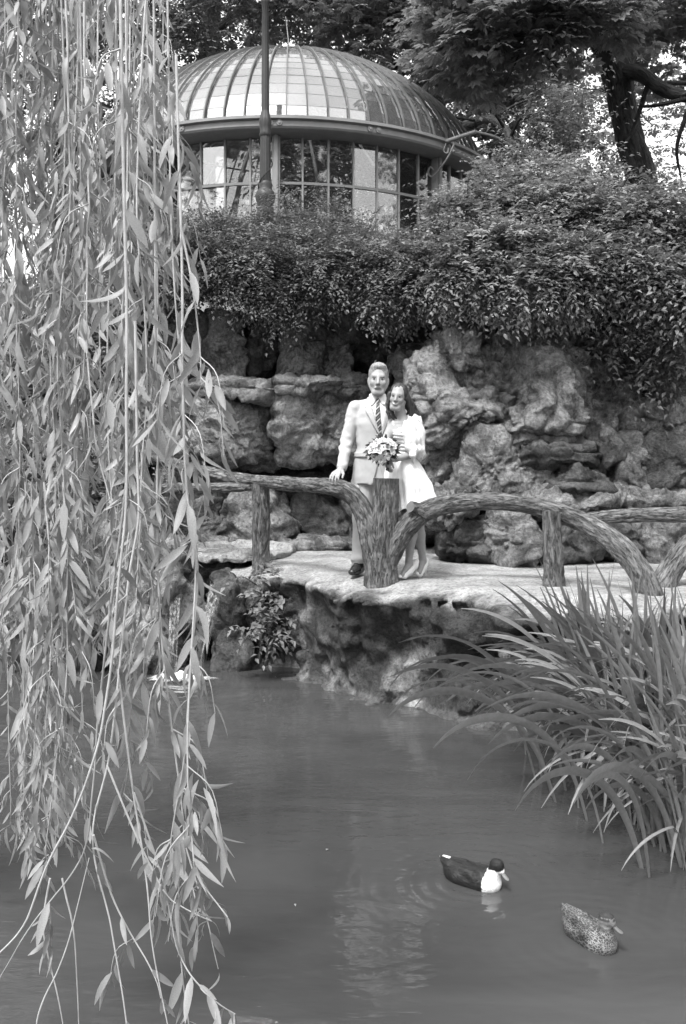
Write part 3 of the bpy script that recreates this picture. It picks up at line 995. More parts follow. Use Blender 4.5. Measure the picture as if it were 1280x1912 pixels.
# dome ribs
mb = MB()
f = np.linspace(0, 1, 26)
rp, zp = dome_pt(f)
pts = np.stack([0 * rp, -rp - 0.012, zp + 0.012], -1)
w, hgt = .010, .04
nrm = norm(np.stack([0 * rp, -np.gradient(zp), -np.gradient(rp)], -1)) * A([1, 1, 1])
nrm = np.where(nrm[:, 2:3] < 0, -nrm, nrm)
V = np.stack([pts + [-w, 0, 0], pts + [-w, 0, 0] + nrm * hgt, pts + [w, 0, 0] + nrm * hgt, pts + [w, 0, 0]], 1)
k = len(f); i = np.arange(k - 1)[:, None] * 4; j = np.arange(4)[None]; j2 = (j + 1) % 4
mb.add(V.reshape(-1, 3), np.stack([i + j, i + j2, i + 4 + j2, i + 4 + j], -1).reshape(-1, 4))
me_rib = mb.mesh('dome_rib', smooth=False); me_rib.materials.append(M_rib)
for gi in range(NG):
    inst('dome_rib', me_rib, GH, Rz(2 * math.pi * (gi + .5) / NG))
# dome panes: overlapping like scales
me_dp = []
th = math.pi / NG
for q in range(NROW):
    f0, f1 = q / NROW, (q + 1) / NROW
    (r0, z0), (r1, z1) = dome_pt(f0), dome_pt(f1)
    c0, s0 = math.cos(th), math.sin(th)
    lift = .003
    V = A([[-r0 * s0, -r0 * c0 - lift, z0 + lift], [r0 * s0, -r0 * c0 - lift, z0 + lift], [r1 * s0, -r1 * c0, z1], [-r1 * s0, -r1 * c0, z1]])
    nn = norm(np.cross(V[1] - V[0], V[3] - V[0])) * .005
    V = np.vstack([V, V - nn])
    mb = MB(); mb.add(V, [[0, 1, 2, 3], [7, 6, 5, 4], [0, 4, 5, 1], [1, 5, 6, 2], [2, 6, 7, 3], [3, 7, 4, 0]])
    me = mb.mesh('dome_pane', smooth=False); me.materials.append(M_dglass); me_dp.append((me, mb))
restmb = MB()
for gi in range(NG):
    a = 2 * math.pi * gi / NG
    aw = (a + math.pi) % (2 * math.pi) - math.pi
    for q in range(NROW):
        if abs(aw) < math.radians(40.1):
            inst('dome_pane', me_dp[q][0], GH, Rz(a + rnd.gauss(0, .0006)) @ Matrix.Translation((0, rnd.gauss(0, .001), rnd.gauss(0, .001))))
        else:
            V = np.concatenate(me_dp[q][1].V); ca, sa = math.cos(a), math.sin(a)
            restmb.add(V @ A([[ca, sa, 0], [-sa, ca, 0], [0, 0, 1]]), me_dp[q][1].Q[0])
local_obj('dome_pane', restmb, M_dglass, smooth=False, kind='stuff')
# purlin hoops seen through the glass, cap, rod
for fz in (0.34, 0.72, 0.93):
    r_, z_ = dome_pt(fz)
    mb = MB(); P = [cyl(r_ - .02, a, z_ - .02) for a in np.linspace(0, 2 * math.pi, 73)]
    tube(mb, P, .02, 5, cap=False)
    local_obj('hoop', mb, M_iron)
zt = dome_r2z(.28)
mb = MB(); lathe(mb, [(.36, zt - .03), (.40, zt + .03), (.30, zt + .06), (.26, zt + .08), (.26, zt + .22), (.30, zt + .24), (.24, zt + .29), (.05, zt + .34), (.0, zt + .35)], seg=32)
cap = local_obj('finial_cap', mb, M_iron)
mb = MB(); tube(mb, [(0, 0, zt + .3), (-.03, 0, zt + .6), (-.07, 0, zt + .95)], [.012, .010, .006], 6)
rod = local_obj('lightning_rod', mb, M_iron)
# rosettes on the fascia, in pairs
mb = MB()
for kx in (-.07, .07):
    lathe(mb, [(.0, .03), (.018, .028), (.02, .018), (.045, .016), (.05, 0), (0, -.002)], c=(kx, 0, 0), seg=12)
Vr = np.concatenate(mb.V); me_ros = MB(); k0 = 0
for Q_, V_ in zip(mb.Q, mb.V):
    V2 = np.stack([V_[:, 0], -R_F - V_[:, 2], V_[:, 1] + (Z_FB + Z_RING) / 2 - .01], -1)
    me_ros.add(V2, Q_ - k0); k0 += len(V_)
me_ros = me_ros.mesh('rosette', smooth=False); me_ros.materials.append(M_iron)
for i in range(16):
    inst('rosette', me_ros, GH, Rz(2 * math.pi * i / 16))
# side awning frame with scroll at the right
def cpx(u, v, D):
    return PX(u, v, D) - GC
mb = MB()
tube(mb, [cpx(800, 276, 15.75), cpx(845, 260, 15.5), cpx(888, 246, 15.2)], .035, 6)
tube(mb, [cpx(888, 246, 15.2), cpx(925, 256, 15.3), cpx(955, 274, 15.5), cpx(978, 297, 15.7)], .022, 6)
tube(mb, [cpx(978, 297, 15.7), cpx(935, 301, 15.9), cpx(895, 306, 16.3)], .018, 6)
tube(mb, [cpx(852, 258, 15.5), cpx(838, 290, 15.55), cpx(820, 316, 15.7), cpx(806, 330, 15.8), cpx(799, 322, 15.8), cpx(803, 312, 15.8), cpx(809, 318, 15.8)], .016, 6)
tube(mb, [cpx(832, 268, 15.55), cpx(828, 282, 15.55), cpx(835, 286, 15.55), cpx(837, 276, 15.55)], .012, 6)
local_obj('awning_bracket', mb, M_iron)
# potted palms / greenery inside are added with the shrubs

# ---------------------------------------------------------------- park lamp post in front of the greenhouse
LP = PX(495, 420, 13.6)
LAMP = thing('lamp_post', 'tall dark fluted iron lamp post in front of the greenhouse', 'lamp post', LP)
def lz(v):
    return CAMH - (v - HOR) * 13.6 / FPX
mb = MB()
lathe(mb, [(.0, lz(440)), (.20, lz(440)), (.20, lz(424)), (.15, lz(415)), (.12, lz(395)), (.115, lz(380)), (.135, lz(374)), (.145, lz(366)), (.12, lz(358)), (.09, lz(352)), (.105, lz(346)), (.085, lz(340))], c=(LP[0], LP[1], 0), seg=28)
obj('base', mb, M_iron_d, LAMP)
mb = MB()
lathe(mb, [(.082, lz(340)), (.078, lz(300)), (.074, lz(256))], c=(LP[0], LP[1], 0), seg=48, flute=12, fdep=.10)
obj('lower_shaft', mb, M_iron_d, LAMP)
mb = MB()
lathe(mb, [(.074, lz(256)), (.092, lz(252)), (.078, lz(247)), (.082, lz(236)), (.095, lz(226)), (.078, lz(220)), (.07, lz(214)), (.06, lz(208))], c=(LP[0], LP[1], 0), seg=36, flute=9, fdep=.08)
obj('collar', mb, M_iron_d, LAMP)
mb = MB()
lathe(mb, [(.058, lz(208)), (.054, lz(120)), (.050, lz(10)), (.066, lz(6)), (.068, lz(0)), (.05, lz(-4)), (.046, lz(-80))], c=(LP[0], LP[1], 0), seg=36, flute=10, fdep=.10)
obj('shaft', mb, M_iron_d, LAMP)
mb = MB()
tube(mb, [(LP[0] - .10, LP[1], lz(3)), (LP[0], LP[1], lz(3)), (LP[0] + .10, LP[1], lz(3))], .018, 8)
obj('ladder_bar', mb, M_iron_d, LAMP)
mb = MB()
zl = lz(-80)
lathe(mb, [(.05, zl), (.12, zl + .05), (.13, zl + .08), (.24, zl + .55), (.27, zl + .58), (.20, zl + .72), (.06, zl + .82), (.03, zl + .95), (0, zl + .97)], c=(LP[0], LP[1], 0), seg=8)
obj('lantern', mb, M_iron_d, LAMP, smooth=False)
# climbing vine stalk wound round the post
mb = MB()
a = np.linspace(0, 3 * math.pi, 14)
tube(mb, np.stack([LP[0] + .1 * np.cos(a), LP[1] + .1 * np.sin(a), np.linspace(lz(400), lz(260), 14)], -1), .009, 5)
obj('vine_stalk', mb, M_bark, LAMP)
# ---------------------------------------------------------------- foliage templates
def tpl_leaf(w=.5, fold=.10, droop=.14):
    V = A([[0, 0, 0], [.42, w / 2, fold], [.42, -w / 2, fold], [.5, 0, 0], [1, 0, -droop]])
    return V, [[0, 3, 1], [0, 2, 3], [1, 3, 4], [3, 2, 4]]
def tpl_oval(w=.6, fold=.10, droop=.22):
    V = [[.48, 0, 0], [0, 0, 0]]
    for x, k in ((.22, .72), (.52, 1.0), (.80, .55)):
        V += [[x, w / 2 * k, fold * k - droop * x * x], [x, -w / 2 * k, fold * k - droop * x * x]]
    V += [[1, 0, -droop * 1.2]]
    V = A(V); V[0, 2] = -droop * .23
    return V, [[0, 2, 1], [0, 1, 3], [0, 4, 2], [0, 3, 5], [0, 6, 4], [0, 5, 7], [0, 8, 6], [0, 7, 8]]
def tpl_palmate(n=7):
    Vs, Fs = [], []
    for i in range(n):
        a = math.radians(-118 + 236 * i / (n - 1))
        L = 0.5 * (0.62 + 0.38 * math.cos(a * 0.75))
        c, s = math.cos(a), math.sin(a)
        w = .23 * L
        loc = A([[0.05, 0, 0], [.66 * L, w, -.04], [L, 0, -.22 * L], [.66 * L, -w, -.04]])
        V = np.stack([loc[:, 0] * c - loc[:, 1] * s, loc[:, 0] * s + loc[:, 1] * c, loc[:, 2]], -1)
        k = len(Vs) * 4
        Vs.append(V); Fs += [[k, k + 3, k + 2], [k, k + 2, k + 1]]
    return np.concatenate(Vs), Fs
T_LEAF, T_NARROW, T_BROAD, T_PALM = tpl_leaf(.5), tpl_leaf(.3, .05, .2), tpl_oval(.66), tpl_palmate(7)
T_LAUREL = tpl_oval(.44, .06, .3)
T_PALM5 = tpl_palmate(5)
M_leaf_a = leaf_mat('small_shrub_leaf', 0.13)
M_leaf_b = leaf_mat('broad_shrub_leaf', 0.20)
M_leaf_c = leaf_mat('laurel_leaf', 0.17)
M_leaf_t = leaf_mat('chestnut_leaf', 0.125, trans=.4)
M_twig = bark_mat('twig_bark', 0.10)

def blob_points(rng, blobs, n):
    """points in the outer part of lumpy ellipsoids; blobs = (u, v, ru, rv, D, depth)"""
    w = A([b[2] * b[3] for b in blobs], float)
    k = rng.choice(len(blobs), n, p=w / w.sum())
    B = A(blobs, float)[k]
    d = norm(rng.normal(size=(n, 3)))
    d[:, 1] = np.where(rng.random(n) < .72, -np.abs(d[:, 1]), d[:, 1])
    r = rng.uniform(.45, 1.0, n) ** .7 * np.clip(1 + .38 * vnoise(d * 2.2 + k[:, None] * 7.3, 3) + .16 * vnoise(d * 5.5 + k[:, None] * 3.1, 9), .5, 1.12)
    c = A([PX(*b[[0, 1, 4]]) for b in B])
    rad = np.stack([B[:, 2] * B[:, 4] / FPX, B[:, 5], B[:, 3] * B[:, 4] / FPX], -1)
    return c + d * r[:, None] * rad, norm(d / rad), r

def sprays(mb, rng, O, out, L, n, tpl, ls, tint, up=.35, droop=.5, spread=.8, twigs=None, jit=.45):
    """twigs that start at O, run outwards and carry n leaves each"""
    m = len(O)
    d = norm(out + A([0, 0, up]) + rng.normal(size=(m, 3)) * jit)
    s = np.linspace(.12, 1, n)[None, :, None]
    Ls = (L * rng.uniform(.6, 1.25, m) * np.where((rng.random(m) < .2) & (d[:, 2] > .25), 2.2, 1.0))[:, None, None]
    P = O[:, None] + d[:, None] * s * Ls + A([0, 0, -1.0]) * droop * (s ** 2) * Ls
    side = norm(np.cross(d, A([0, 0, 1.0]) + rng.normal(size=(m, 3)) * .2))
    sg = np.where(np.arange(n) % 2, 1.0, -1.0)[None, :, None]
    td = norm(d[:, None] * .55 + side[:, None] * sg * spread + A([0, 0, -.3]) + rng.normal(size=(m, n, 3)) * .2)
    sn = norm(A([0, 0, 1.0]) + out * .35 + rng.normal(size=(m, 3)) * .28)
    nn = norm(sn[:, None] + rng.normal(size=(m, n, 3)) * .2)
    tt = np.repeat(tint[:, None], n, 1) * rng.uniform(.75, 1.25, (m, n)) * (0.85 + 0.3 * s[..., 0])
    scatter(mb, tpl, P.reshape(-1, 3), td.reshape(-1, 3), nn.reshape(-1, 3), (ls * rng.uniform(.65, 1.2, m * n)), tt.ravel())
    if twigs is not None:
        for i in range(0, m, twigs[1]):
            tube(twigs[0], [O[i] - d[i] * .1, P[i, n // 2], P[i, -1]], [.006, .004, .002], 3, cap=False)

def shrub(name, label, blobs, n, mat, tpl, ls, L=.34, nl=9, seed=0, base=None, stems=6, group=None, cat='shrub', up=.35, droop=.5, tw=14, tint=1.0):
    rng = np.random.default_rng(seed)
    b0 = blobs[0]
    base = PX(b0[0], b0[1] + b0[3], b0[4] + b0[5] * .6) if base is None else A(base, float)
    t = thing(name, label, cat, base, group)
    O, out, r = blob_points(rng, blobs, n)
    clump = 0.72 + 0.56 * (0.5 + 0.5 * np.clip(fbm(O * 3.1, seed, 2), -1, 1))
    mb, tb = MB(), MB()
    sprays(mb, rng, O, out, L, nl, tpl, ls, tint * clump, up, droop, twigs=(tb, tw))
    obj('foliage', mb, mat, t, smooth=False, kind='stuff')
    for i in range(stems):
        b = blobs[i % len(blobs)]
        e = PX(b[0] + rng.uniform(-.5, .5) * b[2], b[1] - .3 * b[3], b[4])
        s0 = base + A([rng.normal() * .1, rng.normal() * .1, -.1])
        tube(tb, [s0, s0 * .5 + e * .5 + A([0, 0, .12]), e], [.022, .014, .006], 5)
    obj('stems', tb, M_twig, t, kind='stuff')
    return t

G1 = 'small-leaved shrubs draped over the rock wall'
shrub('small_leaved_shrub', 'dark small-leaved shrub over the wall at left, next to the willow', [(390, 500, 75, 50, 11.2, .6), (330, 480, 80, 60, 11.4, .7), (420, 470, 80, 50, 11.7, .7), (300, 540, 60, 40, 11.1, .5)], 1700, M_leaf_a, T_LEAF, .055, L=.24, seed=11, group=G1)
shrub('small_leaved_shrub', 'dark small-leaved shrub hanging lowest over the wall, left of the groom', [(490, 510, 80, 50, 11.0, .6), (470, 532, 55, 28, 10.9, .35), (530, 560, 34, 36, 10.8, .25), (520, 480, 80, 45, 11.5, .6)], 1800, M_leaf_a, T_LEAF, .055, L=.24, seed=12, group=G1, droop=.7, up=.1)
shrub('small_leaved_shrub', 'dark small-leaved shrub over the wall straight above the groom', [(640, 510, 85, 48, 10.9, .6), (600, 528, 60, 24, 10.8, .35), (690, 500, 80, 45, 11.4, .6), (600, 490, 80, 45, 11.5, .6)], 1800, M_leaf_a, T_LEAF, .055, L=.24, seed=13, group=G1, droop=.6, up=.15)
shrub('small_leaved_shrub', 'small-leaved shrub trailing over the wall above the bride', [(755, 510, 75, 48, 10.6, .6), (722, 552, 28, 42, 10.5, .25), (790, 528, 50, 28, 10.3, .35), (770, 490, 70, 40, 11.1, .6)], 1700, M_leaf_a, T_LEAF, .06, L=.24, seed=14, group=G1, droop=.7, up=.1, tint=1.15)
shrub('feathery_shrub', 'feathery light shrub below the greenhouse windows by the lamp post', [(470, 452, 90, 36, 12.4, .6), (560, 450, 90, 34, 12.4, .6), (400, 455, 70, 36, 12.4, .6), (520, 405, 26, 30, 12.3, .3)], 1150, M_leaf_b, T_NARROW, .062, L=.26, nl=12, seed=15, up=.6, droop=.35, tint=.75)
shrub('feathery_shrub', 'feathery light shrub below the middle greenhouse windows', [(640, 470, 80, 34, 12.2, .6), (730, 500, 80, 30, 12.0, .6), (625, 425, 34, 28, 12.5, .3)], 1050, M_leaf_b, T_NARROW, .062, L=.26, nl=12, seed=16, up=.6, droop=.35, tint=.7)
G2 = 'broad-leaved shrubs on the right of the hill'
shrub('broad_leaved_shrub', 'pale broad-leaved shrub spilling over the rock outcrop', [(930, 490, 110, 55, 10.0, .6), (875, 525, 65, 28, 9.8, .35), (985, 540, 90, 28, 9.6, .35), (1045, 520, 75, 40, 9.8, .45)], 2400, M_leaf_b, T_LEAF, .068, L=.28, nl=9, seed=17, group=G2, tint=.95)
shrub('broad_leaved_shrub', 'bright twiggy shrub right of the greenhouse under its bracket', [(885, 435, 85, 70, 11.0, .6), (950, 400, 95, 70, 11.3, .6), (840, 490, 50, 40, 10.9, .5), (960, 345, 60, 40, 11.8, .4)], 2000, M_leaf_b, T_LEAF, .066, L=.32, nl=10, seed=18, group=G2, up=.6, tint=1.1)
shrub('broad_leaved_shrub', 'large bright shrub between the outcrop and the chestnut trunk', [(1040, 430, 105, 75, 10.8, .7), (1090, 385, 85, 55, 11.6, .6), (1010, 365, 55, 50, 12.0, .5)], 1900, M_leaf_b, T_LEAF, .068, L=.32, nl=10, seed=19, group=G2, up=.5, tint=1.05)
shrub('sapling', 'slim upright sapling rising above the shrubs left of the chestnut trunk', [(1022, 275, 20, 55, 12.2, .3), (1068, 255, 18, 65, 12.6, .3)], 170, M_leaf_b, T_LEAF, .085, L=.45, nl=8, seed=20, up=1.6, droop=.1, tint=.8, cat='sapling')
shrub('laurel_shrub', 'glossy laurel shrub below the chestnut trunk at right', [(1200, 450, 95, 75, 10.6, .7), (1250, 405, 85, 50, 11.5, .6), (1140, 490, 65, 55, 10.2, .5)], 1500, M_leaf_c, T_LEAF, .085, L=.32, nl=8, seed=21, up=.3, tint=1.0)
shrub('laurel_shrub', 'laurel shrub hanging over the wall at the right edge', [(1240, 535, 85, 50, 10.0, .5), (1280, 575, 28, 40, 9.9, .25), (1170, 520, 65, 28, 10.0, .35), (1130, 510, 60, 40, 9.9, .4)], 1500, M_leaf_c, T_LEAF, .075, L=.3, nl=8, seed=22, up=.1, droop=.7, tint=.95)
shrub('low_shrub', 'dark low shrub in the gap between outcrop and right wall', [(1120, 610, 60, 30, 10.2, .4), (1210, 680, 60, 25, 10.3, .4)], 420, M_leaf_a, T_LEAF, .08, seed=23, droop=.8, up=.1)
shrub('bank_shrub', 'grey bushy shrub on the bank behind the willow at the left edge', [(60, 640, 130, 120, 12.2, .9), (170, 610, 110, 100, 12.6, .9), (40, 760, 110, 100, 11.4, .8)], 1100, M_leaf_b, T_LEAF, .1, seed=24, tint=.8)
shrub('bank_shrub', 'leafy shrub between the willow and the rock wall', [(240, 620, 80, 100, 11.6, .7), (200, 720, 90, 80, 11.2, .7), (270, 540, 60, 60, 12.2, .6)], 900, M_leaf_a, T_LEAF, .095, seed=25, tint=1.1)
shrub('bank_shrub', 'low shrub on the rocks above the left bank', [(60, 900, 100, 70, 9.6, .5), (150, 880, 70, 50, 9.8, .5)], 600, M_leaf_b, T_LEAF, .075, seed=26, tint=.8)
shrub('rock_plant', 'leafy wild plant rooted in the dark niche beside the terrace', [(505, 1180, 38, 30, 8.6, .18), (500, 1090, 45, 26, 9.0, .2), (520, 1140, 30, 28, 8.7, .15)], 75, M_leaf_b, T_LEAF, .075, L=.16, nl=7, seed=27, cat='plant', stems=5, tint=.9, base=PX(510, 1215, 8.9))
shrub('rock_plant', 'small plant growing out of the rocks left of the cascade', [(160, 1120, 26, 36, 8.8, .15), (150, 1160, 24, 24, 8.7, .12)], 50, M_leaf_a, T_LEAF, .06, L=.15, nl=7, seed=28, cat='plant', stems=4, base=PX(155, 1190, 8.9))
shrub('indoor_palm', 'leafy potted greenery inside the greenhouse behind the middle panes', [(600, 330, 70, 70, 17.6, .7), (560, 300, 40, 60, 18.0, .6)], 420, M_leaf_a, T_NARROW, .22, L=.8, nl=8, seed=29, cat='plant', base=(-.7, 18.0, 4.3), up=.9)
shrub('indoor_palm', 'leafy potted greenery inside the greenhouse near its right column', [(730, 370, 50, 60, 17.6, .6), (760, 320, 30, 50, 18.2, .5)], 300, M_leaf_a, T_NARROW, .22, L=.8, nl=8, seed=30, cat='plant', base=(1.0, 18.0, 4.3), up=.9)

# ---------------------------------------------------------------- chestnut trees behind
def tree(name, label, trunk_rows, limbs, blobs, n, seed, leaf=.30, tint=1.0, mat=None, group='chestnut trees behind the greenhouse'):
    rng = np.random.default_rng(seed)
    base = PX(*trunk_rows[0][:3])
    base[2] = min(base[2], 4.3)
    t = thing(name, label, 'tree', base, group)
    mb = MB()
    P = np.vstack([base - A([0, 0, .3]), px_path(trunk_rows)])
    tube(mb, P, [trunk_rows[0][3] * 1.25] + [r[3] for r in trunk_rows], 18, .12, .03, (7, 1.6), seed)
    obj('trunk', mb, M_bark, t)
    for li, rows in enumerate(limbs):
        mb = MB()
        C = tube(mb, px_path(rows), [r[3] for r in rows], 10, .15, .015, (8, 2), seed + li)
        for k in range(7):
            s = C[rng.integers(len(C) // 3, len(C))]
            e = s + norm(rng.normal(size=3) + A([0, 0, .3])) * rng.uniform(.8, 1.8)
            m_ = (s + e) / 2 + rng.normal(size=3) * .15
            tube(mb, [s, m_, e], [rows[-1][3] * .6, rows[-1][3] * .4, .012], 5, cap=False)
        obj('limb', mb, M_bark, t)
    mb = MB()
    O, out, r = blob_points(rng, blobs, n)
    k = 4
    cl = 0.7 + 0.5 * (0.5 + 0.5 * fbm(O * .9, seed, 2))
    # flat layered leaf sprays
    d = norm(out * A([1, 1, .3]) + rng.normal(size=(n, 3)) * .5)
    a = rng.uniform(0, 2 * np.pi, (n, k))
    hd = np.stack([np.cos(a), np.sin(a), -.25 + 0 * a], -1) + d[:, None] * .6
    P = O[:, None] + hd * (leaf * .75)
    nn = norm(A([0, 0, 1.0]) + hd * .25 + rng.normal(size=(n, k, 3)) * .3)
    scatter(mb, T_PALM if seed < 43 else T_PALM5, P.reshape(-1, 3), hd.reshape(-1, 3), nn.reshape(-1, 3), leaf * rng.uniform(.8, 1.45, n * k), np.repeat(tint * cl, k) * rng.uniform(.75, 1.25, n * k))
    obj('crown', mb, mat or M_leaf_t, t, smooth=False, kind='stuff')
    return t

tree('chestnut_tree', 'dark leaning chestnut trunk with a low side limb at upper right', [(1205, 420, 16.5, .32), (1195, 330, 16.5, .27), (1175, 260, 16.5, .25), (1160, 190, 16.5, .24), (1150, 130, 16.5, .25), (1130, 80, 16.4, .21), (1095, 30, 16.2, .20), (1070, -60, 16.0, .16)],
     [[(1160, 130, 16.5, .18), (1185, 60, 16.8, .16), (1205, -30, 17, .13), (1215, -140, 17, .1)], [(1165, 132, 16.4, .15), (1200, 140, 16, .13), (1240, 168, 15.6, .12), (1300, 180, 15.2, .10), (1360, 150, 15, .08)], [(1110, 55, 16.3, .12), (1040, 60, 15.8, .08), (980, 62, 15.4, .06), (930, 72, 15, .04)]],
     [(1000, 60, 170, 60, 15.2, 1.3), (1190, 20, 150, 55, 18.2, 1.2), (900, 120, 110, 50, 16, 1.2), (1250, 110, 80, 60, 19, 1.5), (1040, -80, 200, 90, 15.5, 1.6), (860, 40, 100, 60, 16, 1.2)], 1350, 41, tint=1.9)
tree('chestnut_tree', 'pair-stemmed dark chestnut trunk rising behind the dome', [(800, 300, 23.5, .36), (805, 200, 23.5, .34), (815, 100, 23.5, .30), (800, 0, 23.5, .26), (790, -120, 23.5, .2)],
     [[(812, 120, 23.5, .2), (780, 60, 23.2, .18), (765, 0, 23, .16), (760, -100, 23, .12)], [(815, 200, 23, .14), (840, 250, 22, .12), (870, 235, 20.5, .11), (910, 222, 19.5, .10), (945, 245, 19, .08), (960, 290, 18.6, .06)], [(700, 130, 23, .05), (740, 125, 23, .09), (790, 140, 23.2, .11), (812, 160, 23.5, .12)]],
     [(780, 90, 150, 110, 21.8, 1.6), (640, 50, 130, 80, 22, 1.6), (880, 200, 110, 100, 23, 2), (980, 240, 120, 100, 23, 2), (720, -40, 220, 80, 22, 2), (900, 90, 120, 90, 22, 2)], 1250, 42, tint=1.55)
tree('chestnut_tree', 'chestnut tree behind the left side of the dome', [(380, 300, 24, .3), (385, 150, 24, .27), (395, 40, 24, .22), (390, -120, 24, .15)],
     [[(390, 90, 24, .12), (330, 40, 23, .09), (270, 20, 22.5, .06)], [(392, 70, 24, .12), (450, 20, 23.5, .1), (520, 10, 23, .06)]],
     [(430, 50, 130, 70, 22.5, 1.8), (350, 110, 110, 70, 23, 1.8), (560, 20, 110, 60, 22.5, 1.6), (420, -70, 200, 80, 22.5, 2)], 800, 43, tint=1.55)
tree('chestnut_tree', 'chestnut tree far left, mostly hidden by the hanging willow', [(120, 420, 23, .3), (125, 200, 23, .26), (140, 40, 23, .2), (130, -120, 23, .15)],
     [[(130, 140, 23, .12), (70, 60, 22.5, .09), (10, 40, 22, .06)], [(135, 110, 23, .12), (200, 60, 22.5, .09), (260, 50, 22, .05)]],
     [(80, 60, 150, 110, 22, 2), (210, 40, 120, 80, 22.5, 2), (120, 200, 150, 60, 23, 2), (50, 330, 110, 90, 24, 2)], 760, 44, tint=1.55)
tree('chestnut_tree', 'chestnut tree far behind the right shrubs', [(1060, 420, 29, .35), (1055, 300, 29, .32), (1050, 160, 29, .28), (1060, 0, 29, .2)],
     [[(1052, 220, 29, .14), (1120, 170, 28, .1), (1200, 160, 27, .06)], [(1052, 200, 29, .14), (980, 140, 28, .1), (900, 150, 27, .06)]],
     [(1030, 180, 150, 100, 27, 2.5), (930, 280, 130, 90, 28, 2.5), (1090, 310, 120, 70, 28, 2.5), (1180, 240, 110, 60, 29, 2.5), (1270, 280, 90, 80, 29, 2), (1120, 60, 160, 80, 28, 2.5), (900, 120, 130, 110, 29, 2.5)], 950, 45, leaf=.34, tint=1.7)
tree('chestnut_tree', 'chestnut tree far behind the dome top', [(600, 300, 30, .35), (600, 100, 30, .3), (610, -60, 30, .22)],
     [[(602, 60, 30, .14), (660, 0, 29, .1), (720, -30, 28, .06)]],
     [(600, 60, 170, 80, 29, 2.5), (760, 120, 140, 120, 30, 2.5), (430, 90, 150, 90, 30, 2.5), (700, 0, 250, 80, 30, 2.5), (840, 240, 120, 110, 31, 2.5)], 850, 46, leaf=.36, tint=1.55)

# ---------------------------------------------------------------- trees on the near bank, mirrored in the greenhouse glass
src = [o for o in COL.objects if o.name.startswith('chestnut_tree')]
for (x, y, k, rot, sc_, lab) in ((-17, -13, 1, 2.4, 2.0, 'leftmost tall tree on the near bank, mirrored in the greenhouse glass'), (-8.5, -17, 4, .6, 2.0, 'second tall tree from the left on the near bank, mirrored in the glass'), (0.5, -18, 1, 1.1, 2.2, 'middle tall tree on the near bank, mirrored in the greenhouse glass'), (9.0, -17, 4, 3.4, 2.0, 'second tall tree from the right on the near bank, mirrored in the glass'), (17.0, -13, 1, .4, 2.1, 'rightmost tall tree on the near bank, mirrored in the greenhouse glass'), (-25, 3, 1, 1.9, 2.0, 'park tree left of the pond and out of frame, mirrored in the left glass'), (-23, 13, 4, .9, 1.8, 'park tree level with the rock wall, far out on the left side'), (25, 3, 4, 2.9, 2.0, 'park tree right of the pond and out of frame, mirrored in the right glass'), (24, 14, 1, .2, 1.8, 'park tree level with the rock wall, far out on the right side')):
    r_ = src[k].copy(); COL.objects.link(r_)
    r_.location = (x, y, .3); r_.rotation_euler = (0, 0, rot); r_.scale = (sc_, sc_, sc_)
    r_['label'] = lab; r_['group'] = 'trees on the near bank'
    for ch in list(src[k].children):
        c_ = ch.copy(); COL.objects.link(c_); c_.parent = r_
# ---------------------------------------------------------------- the couple
M_skin = simple('skin', 0.31, 0.5, 0.35, 0.06, 30, usetint=True)
M_skin_b = simple('skin_bride', 0.27, 0.5, 0.35, 0.06, 30, usetint=True)
M_eye = simple('eye', 0.04, 0.2, 0.5, 0.1)
M_white_eye = simple('eye_white', 0.40, 0.3, 0.5, 0.1)
M_lip = simple('lip', 0.24, 0.5, 0.3, 0.1)
M_brow = simple('brow', 0.19, 0.8, 0.1, 0.2)
def cloth(name, v, weave=420, wr=12, wd=0.012, spec=0.1, rough=0.9, fold=0.3):
    t = NT(name)
    c = t.ramp(t.noise(14, 5), [(0.3, v * .93), (0.7, v * 1.07)])
    n1 = t.bump(t.noise(wr, 3, 0.5, dist=0.6), fold, wd)
    n2 = t.bump(t.noise(weave, 2), 0.25, 0.001, n1)
    return t.done(t.principled(c, rough, spec, n2))
M_linen = cloth('linen_suit', 0.42)
M_trouser = cloth('linen_trousers', 0.45, wr=7)
M_shirt = cloth('white_shirt', 0.78)
M_dress = cloth('white_dress', 0.72, fold=.2)
M_shawl = cloth('white_shawl', 0.62, wr=16, fold=.6)
M_shoe_d = simple('black_leather', 0.02, 0.25, 0.5, 0.2)
M_shoe_w = simple('ivory_satin', 0.72, 0.4, 0.4, 0.05)
def hair_mat(name, v, sc):
    t = NT(name)
    c = t.ramp(t.noise(90, 4, 0.6, t.mapv((1, 1, sc))), [(0.3, v * .45), (0.7, v * 1.6)])
    return t.done(t.principled(c, 0.45, 0.4, t.bump(t.noise(120, 3, 0.6, t.mapv((1, 1, sc))), 0.8, 0.006)))
M_hair_m = hair_mat('short_fair_hair', 0.25, 0.5)
M_hair_b = hair_mat('dark_wavy_hair', 0.028, 0.2)
t = NT('striped_tie')
wv = t.n('TexWave', Scale=11.0, Distortion=0.0, wave_type='BANDS', bands_direction='DIAGONAL')
t.l(t.mapv((1, 0, -1)), wv.inputs['Vector'])
M_tie = t.done(t.principled(t.ramp(wv.outputs['Fac'], [(0.0, 0.10), (0.30, 0.02), (0.78, 0.02), (0.90, 0.40)]), 0.45, 0.4))

